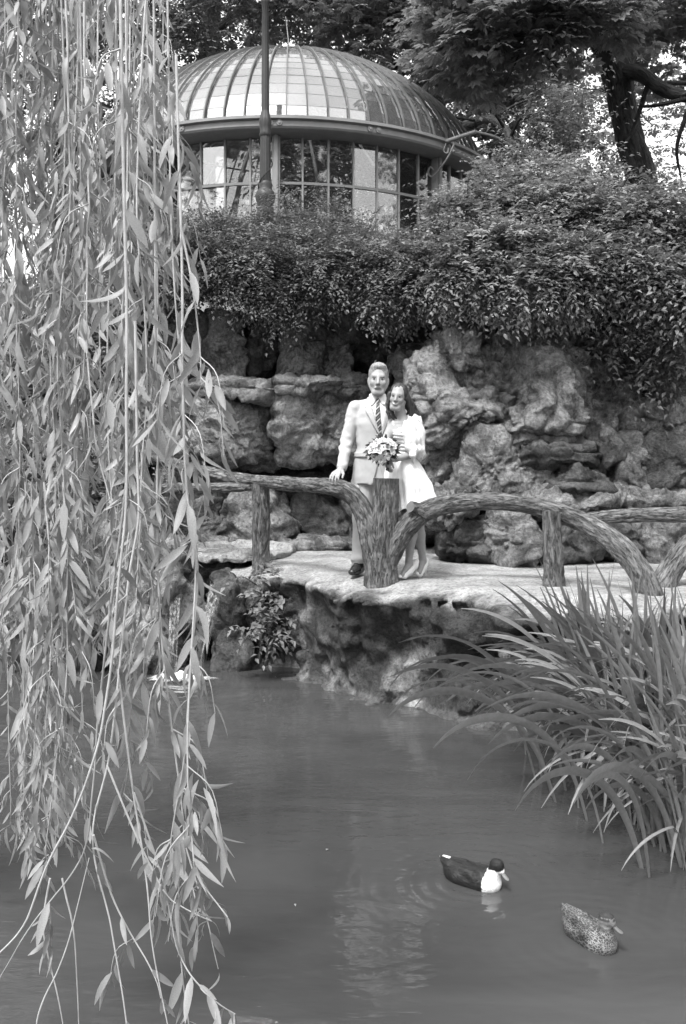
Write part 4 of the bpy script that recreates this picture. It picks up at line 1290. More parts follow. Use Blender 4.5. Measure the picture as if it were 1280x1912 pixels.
def strip(s, rows, n=14, m=6, th=.006, off=.002, taper=True):
    """thin cloth patch lying on the front of a solid; rows = (xl, xr, z) in the solid's space"""
    R = A(rows, float)
    f = np.linspace(0, len(R) - 1, n)
    xl, xr, z = [np.interp(f, np.arange(len(R)), R[:, i]) for i in (0, 1, 2)]
    V = []
    for a, b, zz in zip(xl, xr, z):
        for q in np.linspace(0, 1, m):
            x = a + (b - a) * q
            y = s.front(x, zz, off) if callable(getattr(s, 'front', None)) else s(x, zz) - off
            V.append((x, y, zz))
    V = A(V)
    Y = V[:, 1].reshape(n, m)
    for _ in range(2):
        Yp = np.pad(Y, 1, mode='edge')
        Y = np.minimum(Y, (Yp[:-2, 1:-1] + Yp[2:, 1:-1] + Yp[1:-1, :-2] + Yp[1:-1, 2:] + 2 * Y) / 6)
    V[:, 1] = Y.ravel()
    V2 = V + A([0, -th, 0])
    i, j = np.meshgrid(np.arange(n - 1), np.arange(m - 1), indexing='ij')
    a = i * m + j
    Fb = np.stack([a, a + 1, a + m + 1, a + m], -1).reshape(-1, 4)
    k = n * m
    ring = np.concatenate([np.arange(m), np.arange(1, n) * m + m - 1, (n - 1) * m + np.arange(m - 2, -1, -1), np.arange(n - 2, 0, -1) * m])
    r2 = np.roll(ring, -1)
    Fs = np.stack([ring, r2, r2 + k, ring + k], -1)
    return np.vstack([V, V2]), np.vstack([Fb[:, ::-1], Fb + k, Fs])

def rotm(ax, ang):
    return A(Matrix.Rotation(ang, 3, ax))

def head(s, c, R, sc=1.0, fem=False):
    """c = centre between the ears at eye level, R = head rotation"""
    def p(x, y, z):
        return c + R @ (A([x, y, z]) * sc)
    def e(ctr, rad, **kw):
        s.ell(p(*ctr), A(rad) * sc, R=R, **kw)
    e((0, .012, .035), (.074, .094, .088), k=.01)                     # cranium
    e((0, -.028, -.035), (.060 if not fem else .053, .064, .085), k=.03)
    s.cone(p(-.020, -.066, -.108), p(.020, -.066, -.108), .021 * sc, .021 * sc, k=.03)   # chin
    for q in (-1, 1):
        s.cone(p(q * (.050 if fem else .053), .0, -.045), p(q * .024, -.058, -.105), .022 * sc, .018 * sc, k=.025)   # jaw
        e((q * .042, -.066, -.030), (.017, .015, .018), k=.025)          # cheek
        e((q * .0735, .008, -.012), (.011, .020, .033), k=.006)         # ear
    s.cone(p(-.036, -.074, .022), p(.036, -.074, .022), .011 * sc, .011 * sc, k=.025)    # brow ridge
    for q in (-1, 1):
        e((q * .031, -.099, -.001), (.013, .012, .0065), k=.014, sub=True)  # eye socket
    s.cone(p(0, -.088, .012), p(0, -.112, -.036), .0085 * sc, .012 * sc, k=.012)          # nose
    for q in (-1, 1):
        e((q * .012, -.100, -.040), (.008, .009, .008), k=.006)
    if fem:
        s.cone(p(-.023, -.087, -.064), p(0, -.094, -.070), .006 * sc, .009 * sc, k=.006)
        s.cone(p(.023, -.087, -.064), p(0, -.094, -.070), .006 * sc, .009 * sc, k=.006)
    else:
        s.cone(p(-.020, -.088, -.070), p(.020, -.088, -.070), .0075 * sc, .0075 * sc, k=.008)
    return p

def hand(s, W, fwd, up, side, L=.185, curl=.5, spread=.12, thumb=1, grip=None):
    """palm and five fingers; W wrist, fwd along the palm, up = back of the hand"""
    fwd, up, side = [A(v, float) / np.linalg.norm(v) for v in (fwd, up, side)]
    k = L / .185
    for q in (-.028, -.010, .010, .027):
        s.cone(W, W + fwd * .085 * k + side * q * k, .020 * k, .0125 * k, k=.014)
    for i, (q, ln) in enumerate(((-.030, .075), (-.010, .085), (.011, .080), (.030, .062))):
        a = W + (fwd * .082 + side * q) * k
        d = fwd + side * (q * spread / .03)
        p0 = a
        ang = 0.0
        for j, fr in enumerate((.45, .32, .23)):
            ang += curl * (.5, .75, .6)[j]
            dd = math.cos(ang) * d / np.linalg.norm(d) - math.sin(ang) * up
            p1 = p0 + dd * ln * fr * k
            s.cone(p0, p1, (.0098 - .0010 * j) * k, (.0092 - .0012 * j) * k, k=.004)
            p0 = p1
    b = W + (fwd * .025 + side * thumb * .026) * k
    m1 = b + (fwd * .038 + side * thumb * .026 - up * .008) * k
    m2 = m1 + (fwd * .036 + side * thumb * .004 - up * .018) * k
    s.cone(b, m1, .013 * k, .0112 * k, k=.01)
    s.cone(m1, m2, .0108 * k, .0085 * k, k=.004)

def eyes(p, R, sc, owner, fem=False, brow=M_brow):
    for q in (-1, 1):
        mb = MB()
        lathe(mb, [(0, -.012), (.006, -.0104), (.0104, -.006), (.012, 0), (.0104, .006), (.006, .0104), (0, .012)], seg=12)
        V = np.concatenate(mb.V) * sc * A([1.0, 1, .40])
        m2 = MB(); m2.add(V @ R.T + p(q * .031, -.0765, -.001), mb.Q[0])
        e = obj('eye', m2, M_white_eye, owner)
        mb2 = MB()
        V = np.concatenate(mb.V) * sc * A([.62, .5, .46])
        mb2.add(V @ R.T + p(q * .031, -.0845, -.001), mb.Q[0])
        obj('iris', mb2, M_eye, e)
        mb = MB()
        tube(mb, [p(q * .013, -.0885, .0125 + (.004 if fem else 0)), p(q * .030, -.0870, .0155 + (.005 if fem else 0)), p(q * .047, -.077, .010 + (.004 if fem else 0))], A([.0028, .0034, .0018]) * sc * (0.7 if fem else .95), 6)
        obj('eyebrow', mb, brow, owner)
        if not fem:
            continue
        mb = MB()
        tube(mb, [p(q * .019, -.0885, .0025), p(q * .031, -.0930, .0052), p(q * .043, -.086, .0015)], A([.0010, .0016, .0010]) * sc, 5)
        obj('eyelashes', mb, M_eye, owner)

# ---- groom
MP = A([PX(695.5, 1073, 8.37)[0], 8.37, .957])
MK = .251 * 8.37 / FPX
def mz(zx, zy):
    return (zx - 540) * MK, (1722 - zy) * MK
GROOM = thing('person', 'man in pale linen suit and striped tie resting one hand on the railing', 'person', MP)
R0 = rotm('Z', math.radians(-3)) @ rotm('Y', math.radians(2))
hc = A([.048, -.02, 1.686])
B = SDF((-.46, -.46, .76), (.50, .30, 1.86), .006)
pm = head(B, hc, R0, 1.12)
B.cone((.046, .015, 1.60), (.036, .02, 1.45), .060, .064, .03)
B.trunk([(.80, 0, .01, .15, .10), (1.0, .01, .01, .14, .09), (1.3, .03, .01, .16, .10), (1.45, .035, .01, .15, .09)])
LA = [A([-.150, .01, 1.455]), A([-.228, -.02, 1.150]), A([-.272, -.205, .915])]
RA = [A([.225, .03, 1.455]), A([.36, .12, 1.17]), A([.42, -.03, 1.035])]
for arm in (LA, RA):
    B.chain(arm, [.05, .042, .026])
fw = A([-.34, -.66, -.30]); side = A([.90, -.42, -.06])
hand(B, LA[2] + A([-.006, -.012, -.008]), fw, A([-.2, -.35, .95]), side, .20, curl=.62, spread=.10, thumb=1)
hand(B, RA[2], A([-.15, -.9, -.2]), A([.9, -.1, .2]), A([.0, .2, -.9]), .19, curl=.45, thumb=-1)
mb_tint = lambda V: 1.0 - .22 * sstep(.045, .02, np.linalg.norm((V - pm(0, -.075, -.090)) / A([1.2, 1, 1]), axis=1))
gbody = from_sdf(B, 'body', M_skin, GROOM, MP, mb_tint)
def gp(x, y, z):
    return pm(x, y, z) + MP
eyes(gp, R0, 1.12, gbody)
mb = MB(); tube(mb, [gp(-.022, -.0925, -.069), gp(-.008, -.0985, -.067), gp(.008, -.0985, -.067), gp(.022, -.0925, -.069)], [.001, .0026, .0026, .001], 6)
obj('lips', mb, M_lip, gbody)
# hair: short crop
Hs = SDF(tuple(hc + A([-.13, -.14, -.10])), tuple(hc + A([.13, .15, .18])), .0045)
Hs.ell(pm(0, .018, .045), A([.0780, .098, .088]) * 1.12, R=R0, k=.0)
Hs.ell(pm(0, -.030, .100), A([.055, .055, .028]) * 1.12, R=R0, k=.03)
Hs.ell(pm(0, -.125, .00), A([.072, .078, .098]) * 1.12, R=R0, k=.012, sub=True)
Hs.ell(pm(0, -.01, -.09), A([.2, .11, .085]) * 1.12, R=R0, k=.02, sub=True)
Hs.displace(lambda P: .0025 * vnoise(P * A([150, 150, 60]), 3) + .0012 * vnoise(P * 45, 5), .03)
from_sdf(Hs, 'hair', M_hair_m, GROOM, MP, relax=0)
# trousers
Ts = SDF((-.26, -.2, .05), (.26, .2, 1.0), .009)
Ts.trunk([(.80, 0, .01, .165, .115), (.92, .0, .01, .165, .115), (.97, .0, .01, .16, .11)], k=.03)
for x0, x1, x2 in ((-.083, -.088, -.108), (.083, .095, .10)):
    Ts.chain([A([x0, .01, .82]), A([x1, -.005, .48]), A([x2, .025, .10])], [.094, .082, .074], k=.03)
Ts.apply(lambda X, Y, Z: Z - .078 + 0 * X + 0 * Y, (-.3, -.3, 0), (.3, .3, .2), 0, sub=True)
Ts.displace(lambda P: .007 * vnoise(P * A([16, 16, 7]) + .3, 4) * (0.5 + sstep(.35, .1, P[:, 2])) + .012 * sstep(.24, .1, P[:, 2]) * np.sin(P[:, 2] * 75 + 2 * vnoise(P * 9, 3)) * .6, .05)
from_sdf(Ts, 'trousers', M_trouser, GROOM, MP)
# shirt
Sh = SDF((-.2, -.2, 1.0), (.26, .2, 1.62), .009)
Sh.trunk([(1.02, .03, .0, .14, .108), (1.3, .035, .0, .16, .116), (1.42, .037, .005, .15, .10), (1.49, .04, .008, .090, .080), (1.545, .042, .008, .074, .074), (1.565, .043, .010, .074, .074)], k=.02)
from_sdf(Sh, 'shirt', M_shirt, GROOM, MP)
for q in (-1, 1):   # collar points
    mb = MB(); Vv, Ff = strip(Sh, [(.042 + q * .022, .042 + q * .070, 1.562), (.042 + q * .006, .042 + q * .076, 1.520), (.042 + q * .046, .042 + q * .062, 1.462)], 8, 4, .008, .004)
    mb.add(Vv + MP, Ff if q > 0 else Ff[:, ::-1]); obj('collar', mb, M_shirt, GROOM)
# tie
mb = MB(); tx = .040
Vv, Ff = strip(Sh, [(tx - .018, tx + .018, 1.520), (tx - .012, tx + .012, 1.488), (tx - .019, tx + .021, 1.40), (tx - .022, tx + .028, 1.30), (tx - .010, tx + .032, 1.22), (tx - .006, tx + .026, 1.18)], 26, 5, .012, .003)
mb.add(Vv + MP, Ff); obj('tie', mb, M_tie, GROOM)
# jacket
J = SDF((-.42, -.36, .74), (.52, .28, 1.56), .008)
J.trunk([(.70, .0, .012, .190, .135), (.80, .0, .012, .188, .134), (.95, .008, .01, .174, .128), (1.10, .02, .005, .163, .122), (1.30, .032, .002, .182, .130), (1.40, .036, .004, .178, .122), (1.45, .037, .01, .15, .10), (1.50, .04, .018, .085, .078), (1.53, .042, .02, .076, .072)], k=.03, pw=2.2)
J.cone((-.135, .012, 1.450), (.05, .02, 1.486), .050, .055, .03)
J.cone((.215, .015, 1.452), (.03, .02, 1.488), .054, .055, .03)
J.chain([LA[0] + A([-.002, 0, -.012]), LA[1], LA[2] + A([.004, .02, .012])], [.064, .056, .045], k=.016)
J.chain([RA[0] + A([.006, 0, -.005]), RA[1], RA[2]], [.064, .056, .045], k=.016)
J.apply(lambda X, Y, Z: np.maximum(Z - (.782 + .05 * sstep(.0, .12, X) * (Y < 0)), -.0 * Y) , (-.21, -.3, .6), (.3, .3, .86), 0, sub=True)
# the V of the front, cut back to the shirt
vb, vt = A([.066, 1.170]), 1.56
def vcut(X, Y, Z):
    hw = np.clip((Z - vb[1]) / (vt - vb[1]), 0, 1) * .078 - .002
    cx = .066 + (.042 - .066) * np.clip((Z - vb[1]) / .38, 0, 1)
    d = np.maximum(np.abs(X - cx) - hw, vb[1] - Z)
    return np.maximum(d, Y + .01)
J.apply(vcut, (-.1, -.25, 1.1), (.22, .02, 1.6), 0, sub=True)
def open_cut(X, Y, Z):   # cutaway skirts below the button
    hw = np.clip((1.02 - Z) / .24, 0, 1) ** 1.5 * .055
    return np.maximum(np.maximum(np.abs(X - .050) - hw, Z - 1.02), Y + .03)
J.apply(open_cut, (-.1, -.25, .7), (.22, 0, 1.05), .01, sub=True)
def jn(P):
    arm = sstep(-.165, -.205, P[:, 0])
    fo = .004 * vnoise(P * A([13, 13, 20]), 3) * (1 + .3 * arm) + .003 * vnoise(P * A([30, 30, 42]), 8) * arm
    el = .0035 * np.sin(P[:, 2] * 90 + P[:, 0] * 40 + 3 * vnoise(P * 8, 5)) * np.exp(-((P[:, 2] - 1.12) / .10) ** 2) * arm
    return fo + el
J.displace(jn, .06)
from_sdf(J, 'jacket', M_linen, GROOM, MP)
for q in (-1, 1):
    mb = MB()
    cx = lambda z: .066 + (.042 - .066) * np.clip((z - 1.17) / .38, 0, 1)
    hwf = lambda z: np.clip((z - 1.17) / .39, 0, 1) * .078
    rows = []
    for z, wd in ((1.535, .022), (1.49, .050), (1.445, .070), (1.432, .058), (1.425, .080), (1.38, .066), (1.30, .044), (1.22, .018), (1.175, .004)):
        i = cx(z) + q * (hwf(z) - .006)
        rows.append((i, i + q * wd, z))
    Vv, Ff = strip(J, rows, 34, 6, .012, .003)
    mb.add(Vv + MP, Ff if q > 0 else Ff[:, ::-1]); obj('lapel', mb, M_linen, GROOM)
mb = MB(); x0, z0 = mz(402, 852); x1, z1 = mz(492, 838)
Vv, Ff = strip(J, [(x0, x1, z0 + .042), (x0, x1, z0)], 5, 8, .013, .003)
mb.add(Vv + MP, Ff); obj('pocket_flap', mb, M_linen, GROOM)
for zb in (1.155, 1.03):
    mb = MB(); c = A([.074, J.front(.074, zb, .004), zb]) + MP
    lathe(mb, [(0, .004), (.008, .003), (.009, 0), (.008, -.003)], seg=10)
    V = np.concatenate(mb.V); m2 = MB(); m2.add(np.stack([V[:, 0], -V[:, 2], V[:, 1]], -1) + c, mb.Q[0]); obj('button', m2, M_brow, GROOM)
# shoes
for x2, ang in ((-.112, -.30), (.10, .15)):
    F = SDF((x2 - .16, -.26, -.005), (x2 + .16, .14, .13), .006)
    d = A([math.sin(ang), -math.cos(ang), 0])
    h0 = A([x2, .065, .045])
    F.cone(h0, h0 + d * .12 + A([0, 0, -.004]), .044, .044, .02, flat=(1, 1, .9))
    F.cone(h0 + d * .12 + A([0, 0, -.004]), h0 + d * .225 + A([0, 0, -.012]), .046, .036, .02, flat=(1, 1, 1.25))
    F.cone(h0 + A([0, 0, .02]), h0 + d * .06 + A([0, 0, .035]), .040, .036, .02)
    F.apply(lambda X, Y, Z: Z + 0 * X + 0 * Y, (-1, -1, -.1), (1, 1, .05), 0, sub=True)
    from_sdf(F, 'shoe', M_shoe_d, GROOM, MP)

# ---- bride
BY = 8.13
BP = A([PX(760.8, 1078, BY)[0], BY, .957])
BK = .251 * BY / FPX
def bz(zx, zy, y=0.0):
    return A([(zx - 800) * BK, y, (1745 - zy) * BK])
BRIDE = thing('person', 'woman in short white dress and shawl holding a bouquet, leaning on the man', 'person', BP)
RB_ = rotm('Z', math.radians(-14)) @ rotm('Y', math.radians(10))
bc = bz(727, 408, -.035)
W = SDF((-.36, -.42, 0), (.32, .26, 1.70), .0072)
pb = head(W, bc, RB_, .92, True)
nk = bz(752, 590, .0)
W.cone(bc + A([.01, .015, -.06]), nk, .044, .050, .03)
W.trunk([(.60, -.0, .0, .15, .13), (.80, -.02, .0, .155, .125), (.95, -.045, .0, .125, .10), (1.03, -.055, .0, .105, .085), (1.15, -.055, -.01, .118, .095), (1.24, -.048, .0, .125, .09), (1.30, -.04, .005, .12, .07)], k=.04)
sL, sR = bz(690, 600, .0), bz(838, 590, .03)
W.cone(sL, nk, .042, .048, .03); W.cone(sR, nk, .042, .048, .03)
eR, wR = bz(868, 822, -.03), bz(706, 868, -.20)
W.chain([sR, eR, wR], [.042, .036, .024])
hand(W, wR, A([-.93, -.28, -.10]), A([-.15, -.35, .9]), A([.2, -.8, -.35]), .165, curl=.75, thumb=-1)
eL, wL = bz(632, 720, -.16), bz(650, 858, -.26)
W.chain([sL, eL, wL], [.040, .034, .024])
hand(W, wL, A([-.1, -.25, -.95]), A([-.75, -.5, .1]), A([.5, -.8, 0]), .16, curl=.7, thumb=1)
for c in ((-.10, -.085, 1.205), (.01, -.082, 1.205)):
    W.ell(c, (.055, .05, .055), k=.03)
# legs
kA, aA = bz(822, 1330, -.03), bz(808, 1622, -.02)
kB, aB = bz(878, 1350, .06), bz(918, 1612, .10)
W.chain([A([-.05, .0, .72]), kA, (kA + aA) / 2 + A([.012, .03, .045]), aA], [.078, .053, .050, .030], k=.02)
W.chain([A([.07, .03, .72]), kB, (kB + aB) / 2 + A([-.004, .03, .05]), aB], [.078, .053, .049, .030], k=.02)
toeA, toeB = bz(732, 1737, -.15), bz(868, 1728, -.03)
for a, tq in ((aA, toeA), (aB, toeB)):
    W.cone(a, a + A([.012, .02, -.035]), .030, .028, .015)
    W.cone(a + A([.0, .0, -.03]), tq + A([.02, .015, .022]), .030, .020, .02)
wbody = from_sdf(W, 'body', M_skin_b, BRIDE, BP)
def bp(x, y, z):
    return pb(x, y, z) + BP
eyes(bp, RB_, .92, wbody, True, M_eye)
mb = MB(); tube(mb, [bp(-.027, -.086, -.060), bp(-.012, -.098, -.068), bp(.012, -.098, -.068), bp(.027, -.086, -.060)], [.0006, .0020, .0020, .0006], 6)
obj('teeth', mb, M_shirt, wbody)
mb = MB(); tube(mb, [bp(-.030, -.084, -.058), bp(-.012, -.0975, -.073), bp(.012, -.0975, -.073), bp(.030, -.084, -.058)], [.0015, .0036, .0036, .0015], 6)
obj('lips', mb, M_lip, wbody)
# hair
Hb = SDF((-.28, -.20, 1.10), (.24, .22, 1.70), .0055)
Hb.ell(pb(0, .024, .042), A([.082, .097, .091]) * .93, R=RB_, k=.0)
locks = []
rng = np.random.default_rng(3)
for i in range(20):
    a = rng.uniform(-.2, 1.0)
    st = pb(.078 * math.cos(a * 1.6) , .02 + .07 * math.sin(a * 1.6), .03 - .03 * rng.random())
    m1 = st + A([.035 + .03 * rng.random(), .03, -.08])
    m2 = m1 + A([.020 + .03 * rng.normal(), .01, -.075])
    m3 = m2 + A([.012 + .03 * rng.normal(), .0, -.07])
    Hb.chain([st, m1, m2, m3], [.020, .019, .015, .005], k=.010)
for i in range(7):
    st = pb(-.080, -.01 + .015 * rng.normal(), .02)
    m1 = st + A([-.008 + .006 * rng.normal(), -.005, -.09])
    m2 = m1 + A([.010 * rng.normal() + .004, -.015, -.07]); m3 = m2 + A([.014 * rng.normal() + .012, -.01, -.055])
    Hb.chain([st, m1, m2, m3], [.015, .014, .011, .004], k=.008)
Hb.ell(pb(-.004, -.10, -.018), A([.066, .095, .100]) * .93, R=RB_, k=.012, sub=True)
Hb.displace(lambda P: .006 * vnoise(P * A([40, 40, 12]) + 2 * np.stack([vnoise(P * 9, 1)] * 3, -1), 3) + .004 * vnoise(P * A([90, 90, 30]), 5), .03)
hb = from_sdf(Hb, 'hair', M_hair_b, BRIDE, BP, relax=0)
mb = MB()
for i in range(26):
    a = rng.uniform(-.2, 1.1)
    st = pb(.082 * math.cos(a * 1.6), .02 + .08 * math.sin(a * 1.6), .05 - .06 * rng.random())
    P = [st]
    d = A([.03, .02, -.07])
    for k in range(3):
        d = d + rng.normal(size=3) * .018
        P.append(P[-1] + d * .95)
    tube(mb, A(P) + BP, [.0035, .003, .002, .001], 4, cap=False)
obj('loose_strands', mb, M_hair_b, hb, kind='stuff')
# dress: bodice and flared skirt
Dz = SDF((-.24, -.2, .98), (.14, .16, 1.36), .006)
Dz.trunk([(1.0, -.055, .0, .113, .092), (1.05, -.055, .0, .110, .090), (1.15, -.055, -.008, .124, .100), (1.235, -.050, .0, .131, .096), (1.245, -.05, .0, .128, .094)], k=.02)
for c in ((-.10, -.087, 1.205), (.01, -.084, 1.205)):
    Dz.ell(c, (.059, .052, .058), k=.03)
Dz.apply(lambda X, Y, Z: -(Z - 1.245 - .02 * np.cos((X + .045) * 30)) + 0 * Y, (-.3, -.3, 1.2), (.2, .2, 1.4), 0, sub=True)
Dz.displace(lambda P: .004 * np.sin(P[:, 2] * 210 + P[:, 0] * 22) * sstep(1.28, 1.24, P[:, 2]), .03)
dr = from_sdf(Dz, 'dress_bodice', M_dress, BRIDE, BP)
for q, x in ((-1, -.118), (1, .03)):
    mb = MB(); tube(mb, A([[x, -.078, 1.235], [x + q * .006, -.062, 1.285], [x + q * .008, -.01, 1.345]]) + BP, .008, 6); obj('strap', mb, M_dress, BRIDE)
mb = MB()
nz, nth = 46, 160
zz = np.linspace(0, 1, nz); th = np.linspace(0, 2 * np.pi, nth, endpoint=False)
ZZ, TH = np.meshgrid(zz, th, indexing='ij')
cx = -.055 + .085 * ZZ ** 1.1; cy = .0 + 0 * ZZ
a = np.interp(ZZ, [0, .08, .3, .6, 1], [.108, .122, .162, .196, .218]); b = np.interp(ZZ, [0, .08, .3, .6, 1], [.090, .105, .14, .175, .20])
fold = ZZ ** 1.2 * (.020 * np.sin(11 * TH + 2.2 * np.sin(TH * 2)) + .010 * np.sin(23 * TH + 1.0 + 3 * ZZ) + .012 * vnoise(np.stack([np.cos(TH) * 4, np.sin(TH) * 4, ZZ * 2.2], -1), 6))
puff = .010 * vnoise(np.stack([np.cos(TH) * 3, np.sin(TH) * 3, ZZ * 5], -1), 9) * np.sin(np.pi * ZZ)
hem = .585 + .035 * np.cos(TH) * 1.0
Zs = 1.035 + (hem - 1.035) * ZZ + .012 * np.sin(9 * TH) * ZZ ** 4
V = np.stack([cx + (a + fold + puff) * np.cos(TH), cy + (b + fold + puff) * np.sin(TH), Zs], -1)
i, j = np.meshgrid(np.arange(nz - 1), np.arange(nth), indexing='ij'); k = (j + 1) % nth
Fq = np.stack([i * nth + j, (i + 1) * nth + j, (i + 1) * nth + k, i * nth + k], -1).reshape(-1, 4)
inner = V.copy(); inner[..., :2] = (inner[..., :2] - np.stack([cx, cy], -1)) * .975 + np.stack([cx, cy], -1); inner[..., 2] += .004
mb.add(V.reshape(-1, 3) + BP, Fq); mb.add(inner.reshape(-1, 3) + BP, Fq[:, ::-1])
obj('skirt', mb, M_dress, BRIDE)
# shawl over the shoulder and round the arm
K = SDF((-.16, -.22, .92), (.20, .20, 1.42), .006)
K.chain([nk + A([.03, .055, -.01]), sR + A([.005, .0, .012]), (sR + eR) / 2 + A([.012, -.01, .02]), eR + A([.006, -.005, .012])], [.042, .066, .072, .060], k=.03)
K.chain([nk + A([.06, -.03, -.02]), bz(800, 680, -.10), bz(800, 780, -.13)], [.022, .045, .030], k=.03)
K.chain([nk + A([.035, -.025, -.01]), bz(805, 640, -.075), bz(832, 730, -.085), bz(850, 795, -.06)], [.034, .052, .062, .055], k=.03)
K.chain([bz(800, 780, -.12), bz(840, 800, -.13), bz(888, 800, -.09)], [.030, .036, .034], k=.02)
K.chain([bz(815, 790, -.13), bz(828, 840, -.15), bz(835, 895, -.14)], [.022, .024, .012], k=.015)
K.chain([bz(885, 790, -.07), bz(903, 830, -.08), bz(906, 890, -.07)], [.022, .016, .006], k=.015)
K.cone(bz(760, 640, .09), bz(860, 760, .08), .05, .06, .03)
def kn(P):
    w = P[:, 0] * 60 + P[:, 2] * 75 + 4 * vnoise(P * 7, 2)
    return .0045 * np.sin(P[:, 0] * 105 + P[:, 2] * 22 + P[:, 1] * 40 + 3 * vnoise(P * 6, 2)) + .0025 * vnoise(P * A([40, 40, 12]), 4)
K.displace(kn, .05)
from_sdf(K, 'shawl', M_shawl, BRIDE, BP)
# court shoes with heels
for a, tq, hl in ((aA, toeA, bz(866, 1724, .03)), (aB, toeB, bz(944, 1738, .13))):
    F = SDF(tuple(np.minimum(a, tq) - A([.12, .14, .14])), tuple(np.maximum(a, tq) + A([.14, .16, .06])), .006)
    hc_ = A([hl[0] - .012, hl[1] - .01, .095])
    ball = tq * .72 + hc_ * .28; ball[2] = .026
    F.chain([hc_, (hc_ + ball) / 2 + A([0, 0, -.006]), ball, tq + A([0, 0, .014])], [.030, .029, .030, .014], k=.012)
    F.cone(hc_ + A([0, 0, .012]), hc_ + A([.012, .008, .035]), .030, .026, .01)
    F.cone(a + A([0, 0, .02]), (hc_ + ball) / 2 + A([-.012, -.012, .035]), .032, .022, .008, sub=True)
    from_sdf(F, 'shoe', M_shoe_w, BRIDE, BP)
    mb = MB(); tube(mb, A([hc_ + A([.012, .008, -.02]), (hc_ + hl) / 2 + A([.005, 0, -.01]), A([hl[0], hl[1], .0])]) + BP, [.016, .008, .006], 8)
    obj('heel', mb, M_shoe_w, BRIDE)

# ---- bouquet
BQ = bz(602, 802, -.31) + BP
BO = thing('bouquet', 'round bouquet of white flowers and dark leaves in the bride\'s hand', 'bouquet', BQ)
M_petal = leaf_mat('white_petal', 0.82, 0.6, 0.2, .25)
M_bleaf = leaf_mat('bouquet_leaf', 0.07)
rng = np.random.default_rng(8)
def flower(c, ax, r, n, seed):
    rg = np.random.default_rng(seed)
    mb = MB()
    ax = ax / np.linalg.norm(ax)
    u = norm(np.cross(ax, A([.3, .2, 1.0]))); w = np.cross(ax, u)
    s = np.linspace(0, 1, 6)[:, None]; q = np.linspace(-1, 1, 5)[None]
    for lay, (cnt, tilt, rr) in enumerate(((n, .5, 1.0), (max(3, n - 2), 1.0, .72), (3, 1.35, .45))):
        for k in range(cnt):
            a = 2 * math.pi * (k + .5 * lay) / cnt + rg.normal() * .15
            d = math.cos(a) * u + math.sin(a) * w
            sd_ = np.cross(ax, d)
            wid = .42 * rr * r * np.sin(np.pi * np.clip(s, .02, .96) ** .8) ** .7
            up = rr * r * (np.sin(tilt) * s - .28 * s ** 2.5)
            V = c + (d * (np.cos(tilt) * rr * r * s)[..., None] + ax * (up + .12 * r * q ** 2 * s)[..., None] + sd_ * (wid * q)[..., None])
            i, j = np.meshgrid(np.arange(5), np.arange(4), indexing='ij')
            mb.add(V.reshape(-1, 3), np.stack([i * 5 + j, (i + 1) * 5 + j, (i + 1) * 5 + j + 1, i * 5 + j + 1], -1).reshape(-1, 4), rg.uniform(.9, 1.0))
    return mb
fl = [(-.085, .005), (-.045, .055), (.00, .070), (.05, .062), (.085, .030), (.072, -.015), (.035, -.055), (-.015, -.075), (-.065, -.060), (-.03, .0), (.03, .018), (.062, .05), (-.06, .035), (.0, -.03)]
for i, (x, z) in enumerate(fl):
    y = -.075 * math.sqrt(max(0, 1 - (x / .12) ** 2 - (z / .10) ** 2))
    c = BQ + A([x, y, z]); ax = A([x * 6, -.6 + rng.normal() * .1, z * 6 + .15])
    obj('flower', flower(c, ax, .040 if i not in (9, 0, 7) else .055, 5 + i % 2, i), M_petal, BO)
mb = MB(); n = 110
d = norm(rng.normal(size=(n, 3)) * A([1, .7, .85]) + A([.1, -.1, -.05]))
scatter(mb, T_LEAF, BQ + d * A([.085, .05, .07]), d + rng.normal(size=(n, 3)) * .3, rng.normal(size=(n, 3)) + A([0, -.6, .6]), rng.uniform(.05, .085, n), rng.uniform(.5, 1.5, n))
obj('leaves', mb, M_bleaf, BO, smooth=False, kind='stuff')
mb = MB(); lathe(mb, [(0, -.09), (.03, -.085), (.055, -.02), (.06, .03), (.03, .06), (0, .065)], c=tuple(BQ), seg=14); obj('foliage_core', mb, M_bleaf, BO)
mb = MB()
for k in range(6):
    tube(mb, [BQ + A([.0, .02, -.05]), BQ + A([.035 + .004 * k, .03 + .006 * (k % 3), -.11]), BQ + A([.045 + .01 * rng.normal(), .03 + .01 * rng.normal(), -.17])], .004, 5)
obj('stems', mb, M_bleaf, BO, kind='stuff')
# ---------------------------------------------------------------- weeping willow hanging into the picture
M_wleaf = leaf_mat('willow_leaf', 0.32, 0.45, 0.4, .35)
M_wtwig = simple('willow_twig', 0.36, 0.6, 0.3, 0.2, 30, usetint=True)

